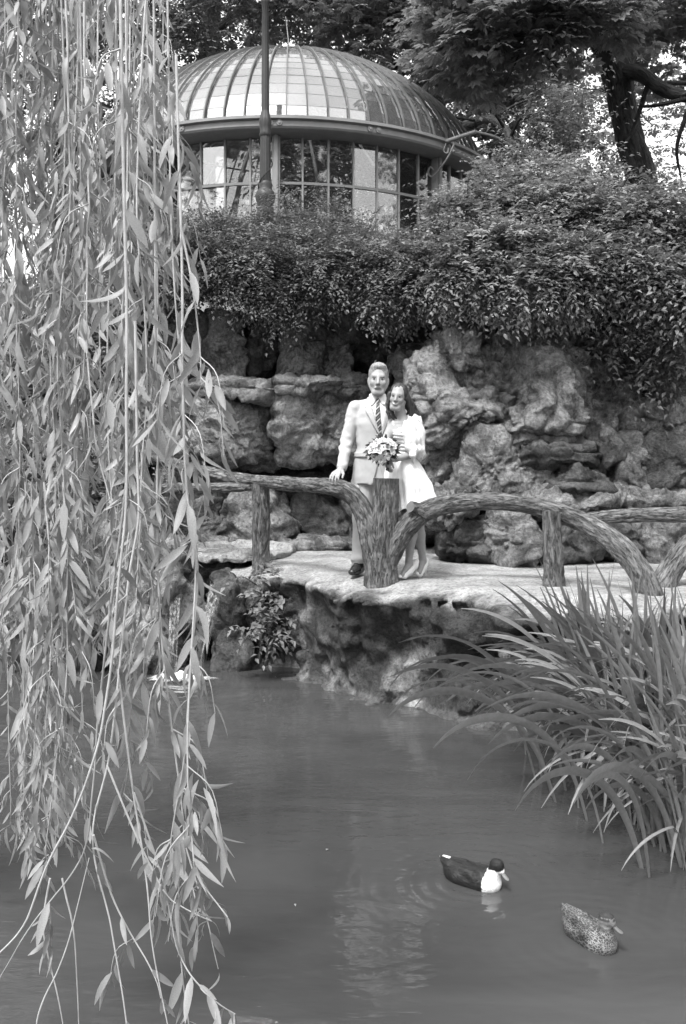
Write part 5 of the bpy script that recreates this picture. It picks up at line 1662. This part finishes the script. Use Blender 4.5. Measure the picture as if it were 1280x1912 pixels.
def tpl_willow(curve=.12, bend=.0, w=.15, twist=.0):
    n = 6
    s = np.linspace(0, 1, n)
    wd = w / 2 * np.sin(np.pi * np.clip(s * .93 + .04, 0, 1) ** .85) ** .8
    wd[0] = .008; wd[-1] = .003
    z = -curve * s ** 2 * 1.5
    y = bend * s ** 2
    x = s * (1 - .25 * abs(curve) - .2 * abs(bend))
    c = np.stack([x, y, z], -1)
    lf = np.stack([0 * s, np.cos(twist * s), np.sin(twist * s)], -1) * wd[:, None]
    up = np.stack([0 * s, -np.sin(twist * s), np.cos(twist * s)], -1) * wd[:, None] * .35
    V = np.stack([c + lf + up, c, c - lf + up], 1).reshape(-1, 3)
    i = np.arange(n - 1)[:, None] * 3; j = np.arange(2)[None]
    return V, np.stack([i + j, i + j + 1, i + j + 4, i + j + 3], -1).reshape(-1, 4).tolist()
W_T = [tpl_willow(.10, .05, .20), tpl_willow(.22, -.08, .18, .6), tpl_willow(.40, .18, .15, -.5), tpl_willow(.05, -.04, .22, .3), tpl_willow(.7, .25, .14, .9), tpl_willow(-.15, .15, .19, -.8), tpl_willow(.3, -.3, .17, 1.4)]
LW = [None] * len(W_T)
WB = PX(-250, -300, 3.4)
WILLOW = thing('willow_tree', 'weeping willow curtain of long pale leaves hanging in the left foreground', 'tree', (WB[0], WB[1], 0.3))
for k, (V, F) in enumerate(W_T):
    mb = MB(); mb.add(V, F, 1.0)
    LW[k] = mb.mesh('leaf', smooth=True); LW[k].materials.append(M_wleaf)
rw = np.random.default_rng(77)
strands = []   # (points px with D, radius, leaf density 0..1 as function of v)
def S_(pts, r=.0032, dens=1.0, v_on=-999, v_off=9999, ll=.088):
    strands.append((pts, r, dens, v_on, v_off, ll))
# the strands that can be followed in the photo, nearest first
S_([(222, -200, 2.1), (226, 100, 2.1), (232, 420, 2.1), (236, 700, 2.1), (236, 900, 2.1), (225, 1100, 2.1), (200, 1300, 2.1), (160, 1450, 2.1), (100, 1590, 2.1), (45, 1720, 2.1), (-20, 1800, 2.1)], .0042, .35, -500, 1150)
S_([(236, 880, 2.1), (205, 1180, 2.12), (185, 1330, 2.15), (172, 1480, 2.15), (150, 1600, 2.15), (60, 1730, 2.1), (-20, 1850, 2.1)], .003, .3)
S_([(286, -200, 2.3), (288, 300, 2.3), (290, 700, 2.3), (292, 900, 2.3), (300, 1130, 2.3), (318, 1330, 2.3), (345, 1560, 2.3), (330, 1700, 2.3), (352, 1912, 2.3), (360, 2000, 2.3)], .0034, .8)
S_([(325, 100, 2.0), (335, 520, 2.0), (342, 760, 2.0), (352, 950, 2.0), (364, 1110, 2.0), (350, 1400, 2.0), (358, 1580, 2.0), (370, 1640, 2.0), (428, 1725, 2.0)], .0030, .9)
S_([(335, 420, 1.9), (355, 520, 1.9), (370, 640, 1.9), (380, 742, 1.9)], .0026, 1.1)
S_([(312, 0, 2.2), (318, 400, 2.2), (330, 620, 2.2), (338, 720, 2.2), (342, 820, 2.2)], .0026, 1.3)
S_([(352, 900, 2.05), (368, 1080, 2.05), (352, 1250, 2.05), (340, 1420, 2.05), (318, 1560, 2.05), (330, 1640, 2.05)], .0028, 1.0)
S_([(160, -200, 2.5), (162, 300, 2.5), (165, 460, 2.5), (172, 800, 2.5), (215, 1000, 2.5), (205, 1250, 2.5)], .0036, .7)
S_([(255, 600, 2.2), (258, 900, 2.2), (240, 1080, 2.2), (205, 1400, 2.2), (175, 1560, 2.2), (210, 1740, 2.2), (240, 1960, 2.2)], .0034, .25)
S_([(175, 1560, 2.15), (215, 1690, 2.2), (280, 1810, 2.2), (300, 1880, 2.2)], .0026, .5)
S_([(220, 1250, 2.2), (250, 1480, 2.2), (270, 1600, 2.2), (280, 1760, 2.2), (318, 1960, 2.2)], .0028, .3)
S_([(205, 1430, 2.1), (290, 1640, 2.1), (330, 1690, 2.1), (390, 1720, 2.1)], .0024, .7)
S_([(250, 1480, 2.1), (300, 1640, 2.1), (330, 1780, 2.1), (390, 1860, 2.05), (450, 1905, 2.05)], .0026, 1.2, 1700)
S_([(345, 1560, 2.2), (390, 1720, 2.2), (410, 1830, 2.2)], .002, .4)
S_([(120, 1640, 2.2), (140, 1760, 2.2), (145, 1960, 2.2)], .0024, .2)
S_([(90, 1640, 2.3), (80, 1730, 2.3), (105, 1850, 2.3), (120, 1960, 2.3)], .0026, .2)
S_([(60, 1960, 2.1), (75, 1880, 2.1), (130, 1760, 2.1), (180, 1560, 2.1)], .0022, .15)
for i, (x, ve) in enumerate([(105, 1240), (125, 1160), (150, 1250), (190, 1230), (215, 1190), (235, 1260), (262, 1230), (282, 1180), (240, 1040), (250, 1500)]):
    D = rw.uniform(2.2, 2.9); d = rw.uniform(-25, 25)
    S_([(x - d, -200, D), (x + rw.normal() * 6, 300, D), (x + rw.normal() * 8, 650, D), (x + rw.normal() * 10 + d * .3, ve * .8, D), (x + d, ve, D)], .0030, 1.35, 100)
for i in range(17):   # denser, farther curtain along the left edge
    x = rw.uniform(-40, 150); D = rw.uniform(2.8, 4.2); ve = rw.uniform(1150, 1620) if x < 130 else rw.uniform(900, 1250)
    d = rw.uniform(-20, 30)
    S_([(x, -200, D), (x + rw.normal() * 6, 400, D), (x + rw.normal() * 8 + d * .4, 900, D), (x + d, ve, D)], .0032, 1.25, ll=.105)
for i in range(14):
    x = rw.uniform(-30, 330); D = rw.uniform(2.3, 4.0); ve = rw.uniform(250, 850)
    S_([(x, -220, D), (x + rw.normal() * 8, ve * .5, D), (x + rw.normal() * 14, ve, D)], .0028, 1.25, ll=.105)
for i in range(9):    # lower left, trailing on the water
    x = rw.uniform(-10, 120); D = rw.uniform(2.4, 3.2); ve = rw.uniform(1500, 1640)
    S_([(x, 900, D), (x + 10, 1200, D), (x + rw.normal() * 15, ve, D)], .0026, 1.1)

leafP, leafT, leafN, leafS, leafK, leafB, leafTi = [], [], [], [], [], [], []
for si, (pts, r, dens, v_on, v_off, ll) in enumerate(strands):
    P = A([PX(*p) for p in pts])
    L = np.linalg.norm(np.diff(P, axis=0), axis=1).sum()
    mb = MB()
    n = max(12, int(L / .03))
    Cc = catmull(P, n)
    Cc += np.stack([vnoise(np.stack([np.full(n, si * 3.3), np.linspace(0, L * 5, n), 0 * np.arange(n)], -1), 5), vnoise(np.stack([np.full(n, si * 3.3 + 50), np.linspace(0, L * 5, n), 0 * np.arange(n)], -1), 6), 0 * np.arange(n)], -1) * .006
    tube(mb, Cc[::2], np.linspace(r, r * .45, len(Cc[::2])), 6, tint=rw.uniform(.75, 1.3))
    br = obj('hanging_branch', mb, M_wtwig, WILLOW)
    def put(p, tg, spread, sc_):
        az = rw.uniform(0, 2 * np.pi)
        rad = A([math.cos(az), math.sin(az) * .8, 0])
        leafP.append(p); leafT.append(norm(tg * rw.uniform(.4, 1.0) + rad * rw.uniform(.3, 1.1) * spread + A([0, 0, -.3])))
        leafN.append(norm(rad * .5 + A([0, -.45, .7]) + rw.normal(size=3) * .55))
        leafS.append(ll * rw.uniform(.55, 1.25) * sc_); leafK.append(int(rw.integers(len(W_T)))); leafB.append(br); leafTi.append(rw.uniform(.65, 1.25))
    def at(f):
        i = int(min(f, n - 2))
        return Cc[i] * (1 - (f - i)) + Cc[i + 1] * (f - i), norm(Cc[i + 1] - Cc[i])
    tw = MB(); nt = 0
    m = int(L / .045 * dens)
    for k in range(m):
        f = (k + rw.random()) / m * (n - 1)
        p, tg = at(f)
        v = HOR - (p[2] - CAMH) * FPX / p[1]
        if v_on < v < v_off:
            put(p, tg, 1.0, .7 if f / (n - 1) > .9 else 1.0)
    for k in range(int(L / .17 * dens)):      # short side twigs with tufts of leaves
        f = rw.random() * (n - 1)
        p, tg = at(f)
        v = HOR - (p[2] - CAMH) * FPX / p[1]
        if not (v_on < v < v_off):
            continue
        az = rw.uniform(0, 2 * np.pi); rad = A([math.cos(az), math.sin(az), 0])
        l_ = rw.uniform(.08, .26); e1 = p + (rad * .45 + A([0, 0, -.35])) * l_ * .6; e2 = e1 + (rad * .18 + A([0, 0, -.8])) * l_ * .6
        tube(tw, [p, e1, e2], [r * .55, r * .45, r * .25], 4, cap=False, tint=rw.uniform(.8, 1.3)); nt += 1
        for q in range(int(l_ / .026)):
            h = (q + 1) / (l_ / .026)
            pp = p * (1 - h) ** 2 + 2 * e1 * h * (1 - h) + e2 * h * h
            put(pp, norm(e2 - p), .8, .85)
    if nt:
        obj('side_twigs', tw, M_wtwig, br, kind='stuff')
leafP, leafT, leafN, leafS = A(leafP), A(leafT), A(leafN), A(leafS)
uu = 640 + leafP[:, 0] * FPX / leafP[:, 1]; vv = HOR - (leafP[:, 2] - CAMH) * FPX / leafP[:, 1]
score = leafS / leafP[:, 1] * ((uu > 10) & (vv > 10) & (vv < 1880))
big = set(np.argsort(-score)[:300].tolist())
T_ = norm(leafT); B_ = norm(np.cross(leafN, T_)); N_ = np.cross(T_, B_)
rest = MB()
for i in range(len(leafP)):
    if i in big:
        M4 = Matrix.Identity(4)
        for c, vec in enumerate((T_[i], B_[i], N_[i])):
            for rr_ in range(3):
                M4[rr_][c] = float(vec[rr_] * leafS[i])
        q = leafP[i] - BASE[leafB[i].name]
        M4.translation = Vector(q.tolist())
        inst('leaf', LW[leafK[i]], leafB[i], M4)
for k in range(len(W_T)):
    sel = A([i for i in range(len(leafP)) if i not in big and leafK[i] == k])
    scatter(rest, W_T[k], leafP[sel], leafT[sel], leafN[sel], leafS[sel], A(leafTi)[sel])
obj('leaves', rest, M_wleaf, WILLOW, kind='stuff')
mb = MB()
tube(mb, [WB + A([-.6, 0, -2.6]), WB + A([-.3, 0, 0]), WB + A([.4, .1, .9]), WB + A([1.4, .0, 1.2]), WB + A([2.2, -.1, 1.1])], [.22, .2, .1, .06, .03], 14, .1, .02, (9, 2), 3)
obj('trunk', mb, M_bark, WILLOW)

# ---------------------------------------------------------------- clump of water iris at the right
M_blade = leaf_mat('iris_blade', 0.21, 0.42, 0.45, .25)
def tpl_blade(lean, arc, w=.026, kink=None, twist=.5):
    n = 18
    s = np.linspace(0, 1, n)
    ang = lean + arc * s ** 1.6
    if kink:
        ang = ang + kink[1] * sstep(kink[0] - .03, kink[0] + .03, s)
    dx, dz = np.sin(ang), np.cos(ang)
    x = np.concatenate([[0], np.cumsum(dx[:-1])]) / (n - 1)
    z = np.concatenate([[0], np.cumsum(dz[:-1])]) / (n - 1)
    c = np.stack([x, 0 * s, z], -1)
    wd = w * np.minimum(1, (1 - s) * 4 + .04) ** .7 * (.75 + .25 * np.sin(np.pi * s))
    nr = np.stack([-np.cos(ang), 0 * s, np.sin(ang)], -1)
    tw = twist * s
    lf = (np.stack([0 * s, np.cos(tw), 0 * s], -1) + nr * np.sin(tw)[:, None]) * wd[:, None]
    V = np.stack([c + lf, c - nr * wd[:, None] * .35, c - lf], 1).reshape(-1, 3)
    i = np.arange(n - 1)[:, None] * 3; j = np.arange(2)[None]
    return V, np.stack([i + j, i + j + 1, i + j + 4, i + j + 3], -1).reshape(-1, 4).tolist()
ri = np.random.default_rng(12)
I_T = [tpl_blade(.05, .5, .020), tpl_blade(.1, 1.0, .022), tpl_blade(.15, 1.5, .022, twist=-.6), tpl_blade(.1, 2.0, .021), tpl_blade(.25, 1.9, .024, twist=.9), tpl_blade(.2, 2.5, .022), tpl_blade(.05, .8, .018, (.6, .9)), tpl_blade(.3, 1.3, .02, (.45, 1.0), -.4), tpl_blade(.3, 2.2, .026, None, 1.2), tpl_blade(0, .25, .018)]
IR = thing('iris_clump', 'dense clump of arching water iris blades at the right of the pond', 'iris', (1.95, 5.4, 0))
I_M = []
for V, F in I_T:
    mb = MB(); mb.add(V, F, 1.0); me = mb.mesh('blade'); me.materials.append(M_blade); I_M.append(me)
blades = []
for i in range(860):
    # roots in a band along the bank, from the near right to under the terrace
    f = ri.random()
    x = np.interp(f, [0, .3, .6, 1], [1.55, 1.48, 1.42, 1.52]) + abs(ri.normal()) * .42 + .02
    y = np.interp(f, [0, 1], [4.45, 6.5]) + ri.normal() * .12
    k = int(ri.choice(10, p=A([.10, .16, .15, .13, .12, .08, .05, .05, .08, .08])))
    az = ri.normal(math.radians(212), math.radians(52))
    if ri.random() < .2:
        az = ri.uniform(0, 2 * math.pi)
    Lb = ri.uniform(.75, 1.40) * (.8 if y < 4.8 else 1.0)
    blades.append((x, y, k, az, Lb))
# a few long blades that reach far left over the water
for x, y, k, az, Lb in ((1.35, 5.9, 4, 186, 1.35), (1.3, 5.6, 5, 190, 1.4), (1.3, 5.3, 3, 196, 1.3), (1.3, 5.1, 8, 200, 1.3), (1.4, 6.2, 5, 184, 1.35), (1.3, 4.8, 5, 205, 1.2), (1.4, 4.5, 8, 215, 1.15), (1.4, 4.4, 4, 230, 1.1), (1.7, 6.4, 1, 175, 1.3), (1.9, 4.3, 5, 245, 1.1), (1.75, 4.3, 8, 235, 1.15), (1.6, 5.0, 4, 192, 1.35), (1.25, 6.0, 5, 181, 1.45), (1.2, 5.8, 3, 183, 1.45), (1.2, 5.5, 4, 188, 1.4), (1.15, 5.7, 5, 180, 1.3), (1.2, 6.3, 3, 178, 1.3), (1.2, 5.4, 8, 186, 1.35)):
    blades.append((x, y, k, math.radians(az), Lb))
order = np.argsort([b[1] + .5 * abs(b[0] - 1.5) - b[4] * .3 for b in blades])
rest = MB()
for rank, bi in enumerate(order):
    x, y, k, az, Lb = blades[bi]
    if rank < 300:
        M4 = Matrix.Translation((x - 1.95, y - 5.4, -.03)) @ Matrix.Rotation(az, 4, 'Z') @ Matrix.Rotation(ri.normal() * .12, 4, 'X') @ Matrix.Diagonal((Lb, Lb * ri.uniform(.24, .58), Lb, 1))
        inst('blade', I_M[k], IR, M4)
    else:
        V, F = I_T[k]
        ca, sa = math.cos(az), math.sin(az)
        rest.add((V * A([1, .62, 1])) @ A([[ca, sa, 0], [-sa, ca, 0], [0, 0, 1]]) * Lb + A([x, y, -.03]), F, ri.uniform(.65, 1.15))
obj('blades', rest, M_blade, IR, kind='stuff')
# bank under the clump
IB = thing('iris_bank', 'low muddy mound under the iris clump at the right', 'mound', (2.3, 5.6, 0))
mb = MB(); n_, F_ = cubesphere(40)
V = n_ * A([.70, 1.4, .16]); V = V + n_ * (.05 * fbm(V * 5, 3))[:, None]
mb.add(V + A([2.3, 5.75, -.02]), F_, 1.0); obj('mud', mb, M_earth, IB)

# ---------------------------------------------------------------- ducks
def feather_mat(name, sc, lo, hi, mott):
    t = NT(name)
    v = t.n('TexVoronoi', Scale=sc, feature='DISTANCE_TO_EDGE')
    co = t.mapv((.6, 1.5, 1.2))
    t.l(co, v.inputs['Vector'])
    c = t.ramp(t.math('ADD', v.outputs['Distance'], t.math('MULTIPLY', t.noise(70, 4), .16)), [(0.09, hi), (0.14, hi * .6), (0.22, lo)])
    mix = t.n('MixRGB')
    mk = t.n('Attribute', attribute_name='bark_co'); sx = t.n('SeparateXYZ'); t.l(mk.outputs['Vector'], sx.inputs[0])
    t.l(t.math('MULTIPLY', sx.outputs[0], mott), mix.inputs['Fac'])
    mix.inputs['Color1'].default_value = g((lo + hi) / 2)
    t.l(c, mix.inputs['Color2'])
    col = t.math('MULTIPLY', mix.outputs[0], t.attr())
    b1 = t.bump(v.outputs['Distance'], .6, .006)
    return t.done(t.principled(col, 0.55, 0.3, t.bump(t.noise(90, 4, 0.6, t.mapv((1, 3, 3))), .5, .005, b1)))
M_drake = feather_mat('dark_drake_feathers', 36, .8, 1.5, .6)
M_hen = feather_mat('mottled_hen_feathers', 62, .3, 1.5, 1.0)
M_bill = simple('bill', 0.2, 0.35, 0.4, 0.1, 40)
M_black = simple('black_eye', 0.01, 0.1, 0.5, 0.0)

def duck(label, at, yaw, sc, mat, tint_fn, head_c, head_yaw, bill_down, M_b, tail_white):
    s = SDF((-.34, -.16, -.07), (.34, .16, .34), .0065)
    s.ell((-.02, 0, .030), (.20, .098, .082), k=.02)
    s.ell((.10, 0, .035), (.105, .088, .080), k=.04)
    s.cone((-.09, 0, .050), (-.225, 0, .092), .070, .026, k=.05, flat=(1, .8, 1.25))
    for q in (-1, 1):
        s.cone((.06, q * .070, .070), (-.18, q * .045, .092), .042, .014, k=.012, flat=(1, 1.3, 1))
        s.cone((-.08, q * .04, .10), (-.24, q * .012, .112), .022, .008, k=.01)
    hc_ = A(head_c, float)
    s.chain([A([.135, 0, .05]), A([.155, hc_[1] * .3, .10]), hc_ + A([-.012, 0, -.02])], [.058, .040, .032], k=.03)
    hy = head_yaw
    d = A([math.cos(hy), math.sin(hy), -bill_down]); d /= np.linalg.norm(d)
    s.ell(hc_, (.050, .040, .042), k=.015, R=rotm('Z', hy))
    s.cone(hc_ + d * .02, hc_ + d * .045 + A([0, 0, -.006]), .026, .018, k=.015)
    loc = A(at, float)
    t_ = thing('duck', label, 'duck', tuple(loc))
    t_.rotation_euler = (0, 0, yaw)
    t_.scale = (sc, sc, sc)
    def local(nm, mb, m, par):
        me = mb.mesh(nm); me.materials.append(m); o = bpy.data.objects.new(nm, me); COL.objects.link(o); o.parent = par; return o
    V, Q = s.mesh(1)
    mott = sstep(.05, .085, np.linalg.norm(V - hc_, axis=1))
    mb = MB(); mb.add(V, Q, tint_fn(V, hc_), np.stack([mott, 0 * mott, 0 * mott], -1))
    body = local('body', mb, mat, t_)
    # bill: flattened, spoon-shaped
    side = norm(np.cross(d, A([0, 0, 1.0]))); upv = np.cross(side, d)
    mb = MB(); n = 12; ks = np.linspace(0, 1, n)
    wv_ = 1.2 * np.interp(ks, [0, .3, .6, .85, 1], [.015, .0125, .0145, .0155, .006]); hv = np.interp(ks, [0, .3, .7, 1], [.017, .010, .006, .003])
    th = np.linspace(0, 2 * np.pi, 12, endpoint=False)
    C = hc_ + d * .034 + A([0, 0, -.004]) + d[None] * (ks * .078)[:, None] - upv[None] * (.010 * np.sin(ks * 2.2))[:, None]
    V = C[:, None] + side * (wv_[:, None] * np.cos(th))[..., None] + upv * (hv[:, None] * np.sin(th))[..., None]
    i, j = np.meshgrid(np.arange(n - 1), np.arange(12), indexing='ij'); k = (j + 1) % 12
    mb.add(V.reshape(-1, 3), np.stack([i * 12 + j, i * 12 + k, (i + 1) * 12 + k, (i + 1) * 12 + j], -1).reshape(-1, 4))
    mb.add(np.vstack([V[-1], C[-1:]]), [[q, (q + 1) % 12, 12] for q in range(12)])
    local('bill', mb, M_b, t_)
    for q in (-1, 1):
        mb = MB(); c = hc_ + side * q * .031 + d * .012 + A([0, 0, .010])
        lathe(mb, [(0, -.005), (.004, -.003), (.005, 0), (.004, .003), (0, .005)], c=tuple(c), seg=8)
        local('eye', mb, M_black, t_)
    # tail feathers
    mb = MB()
    for q in range(-3, 4):
        a = q * .14
        V = A([[0, -.010, 0], [0, .010, 0], [-.045, .012, .012], [-.062, 0, .018], [-.045, -.012, .012], [-.02, 0, .012]])
        ca, sa = math.cos(a), math.sin(a)
        V = V @ A([[ca, sa, 0], [-sa, ca, 0], [0, 0, 1]]) + A([-.205, q * .007, .096 - abs(q) * .004])
        mb.add(V, [[0, 1, 5], [1, 2, 5], [2, 3, 5], [3, 4, 5], [4, 0, 5]], tail_white[1] if q == 1 else tail_white[0])
    local('tail', mb, mat, t_)
    return t_

def drake_tint(V, h):
    hd = np.linalg.norm(V - h, axis=1)
    t_ = np.full(len(V), .017)
    t_ *= 1 + .8 * sstep(.0, .6, vnoise(V * A([26, 40, 40]), 4))
    t_ = np.where((hd < .062) | ((V[:, 2] > h[2] - .012) & (V[:, 0] > .1)), .013, t_)
    n = .012 * vnoise(V * 60, 3)
    bib = (V[:, 0] + n > .128) & (V[:, 2] + n < h[2] - .024) & (V[:, 2] > -.05)
    t_ = np.where(bib, .80, t_)
    wt = (V[:, 0] < -.185) & (V[:, 2] > .102) & (np.abs(V[:, 1] - .008) < .010)
    return np.where(wt, .75, t_)
def hen_tint(V, h):
    hd = V - h
    t_ = .135 * (1 + .55 * vnoise(V * A([18, 28, 28]), 7))
    t_ = np.where((np.abs(V[:, 1]) > .035) & (V[:, 0] < -.02) & (V[:, 2] > .085), t_ * .6, t_)
    face = np.linalg.norm(hd, axis=1) < .055
    t_ = np.where(face, .24, t_)
    crown = face & (hd[:, 2] > .014)
    stripe = face & (np.abs(hd[:, 2] - .006) < .006) & (np.abs(hd[:, 1]) > .012)
    t_ = np.where(crown, .04, t_)
    t_ = np.where(stripe, .06, t_)
    t_ = np.where((V[:, 0] > .10) & (V[:, 2] < .12) & ~face, .22, t_)
    return t_
D1 = CAMH * FPX / (1648 - HOR)
duck('dark drake duck with white breast and pale bill swimming on the pond', (PX(882, 1648, D1)[0], D1, 0), math.radians(-40), .68, M_drake, drake_tint, (.185, 0, .165), math.radians(2), .75, M_bill, (.02, .7))
D2 = CAMH * FPX / (1755 - HOR)
duck('mottled brown female duck with striped face near the lower right', (PX(1100, 1755, D2)[0], D2, 0), math.radians(-66), .66, M_hen, hen_tint, (.155, .0, .192), math.radians(34), .5, simple('dark_bill', 0.13, .4, .4, .2), (.15, .3))

# ---------------------------------------------------------------- a few leaves afloat
M_fl = leaf_mat('floating_leaf', 0.4)
for i, (u, v, s_, lb) in enumerate(((608, 1590, .03, 'small pale leaf afloat in mid pond, left of the drake'), (1125, 1785, .03, 'small pale leaf afloat in front of the mottled duck'), (930, 1372, .04, 'pale leaf afloat near the tips of the iris blades'), (550, 1690, .02, 'tiny pale leaf afloat nearest the willow'))):
    D = CAMH * FPX / (v - HOR)
    p = PX(u, v, D)
    mb = MB(); a = ri.uniform(0, 6.28)
    scatter(mb, T_LEAF, A([[p[0], p[1], .006]]), A([[math.cos(a), math.sin(a), 0]]), A([[0, 0, 1.0]]), [s_], 1.0)
    o = obj('floating_leaf', mb, M_fl, None, smooth=False, loc=(p[0], p[1], .006))
    tag(o, lb, 'leaf', 'fallen leaves afloat')
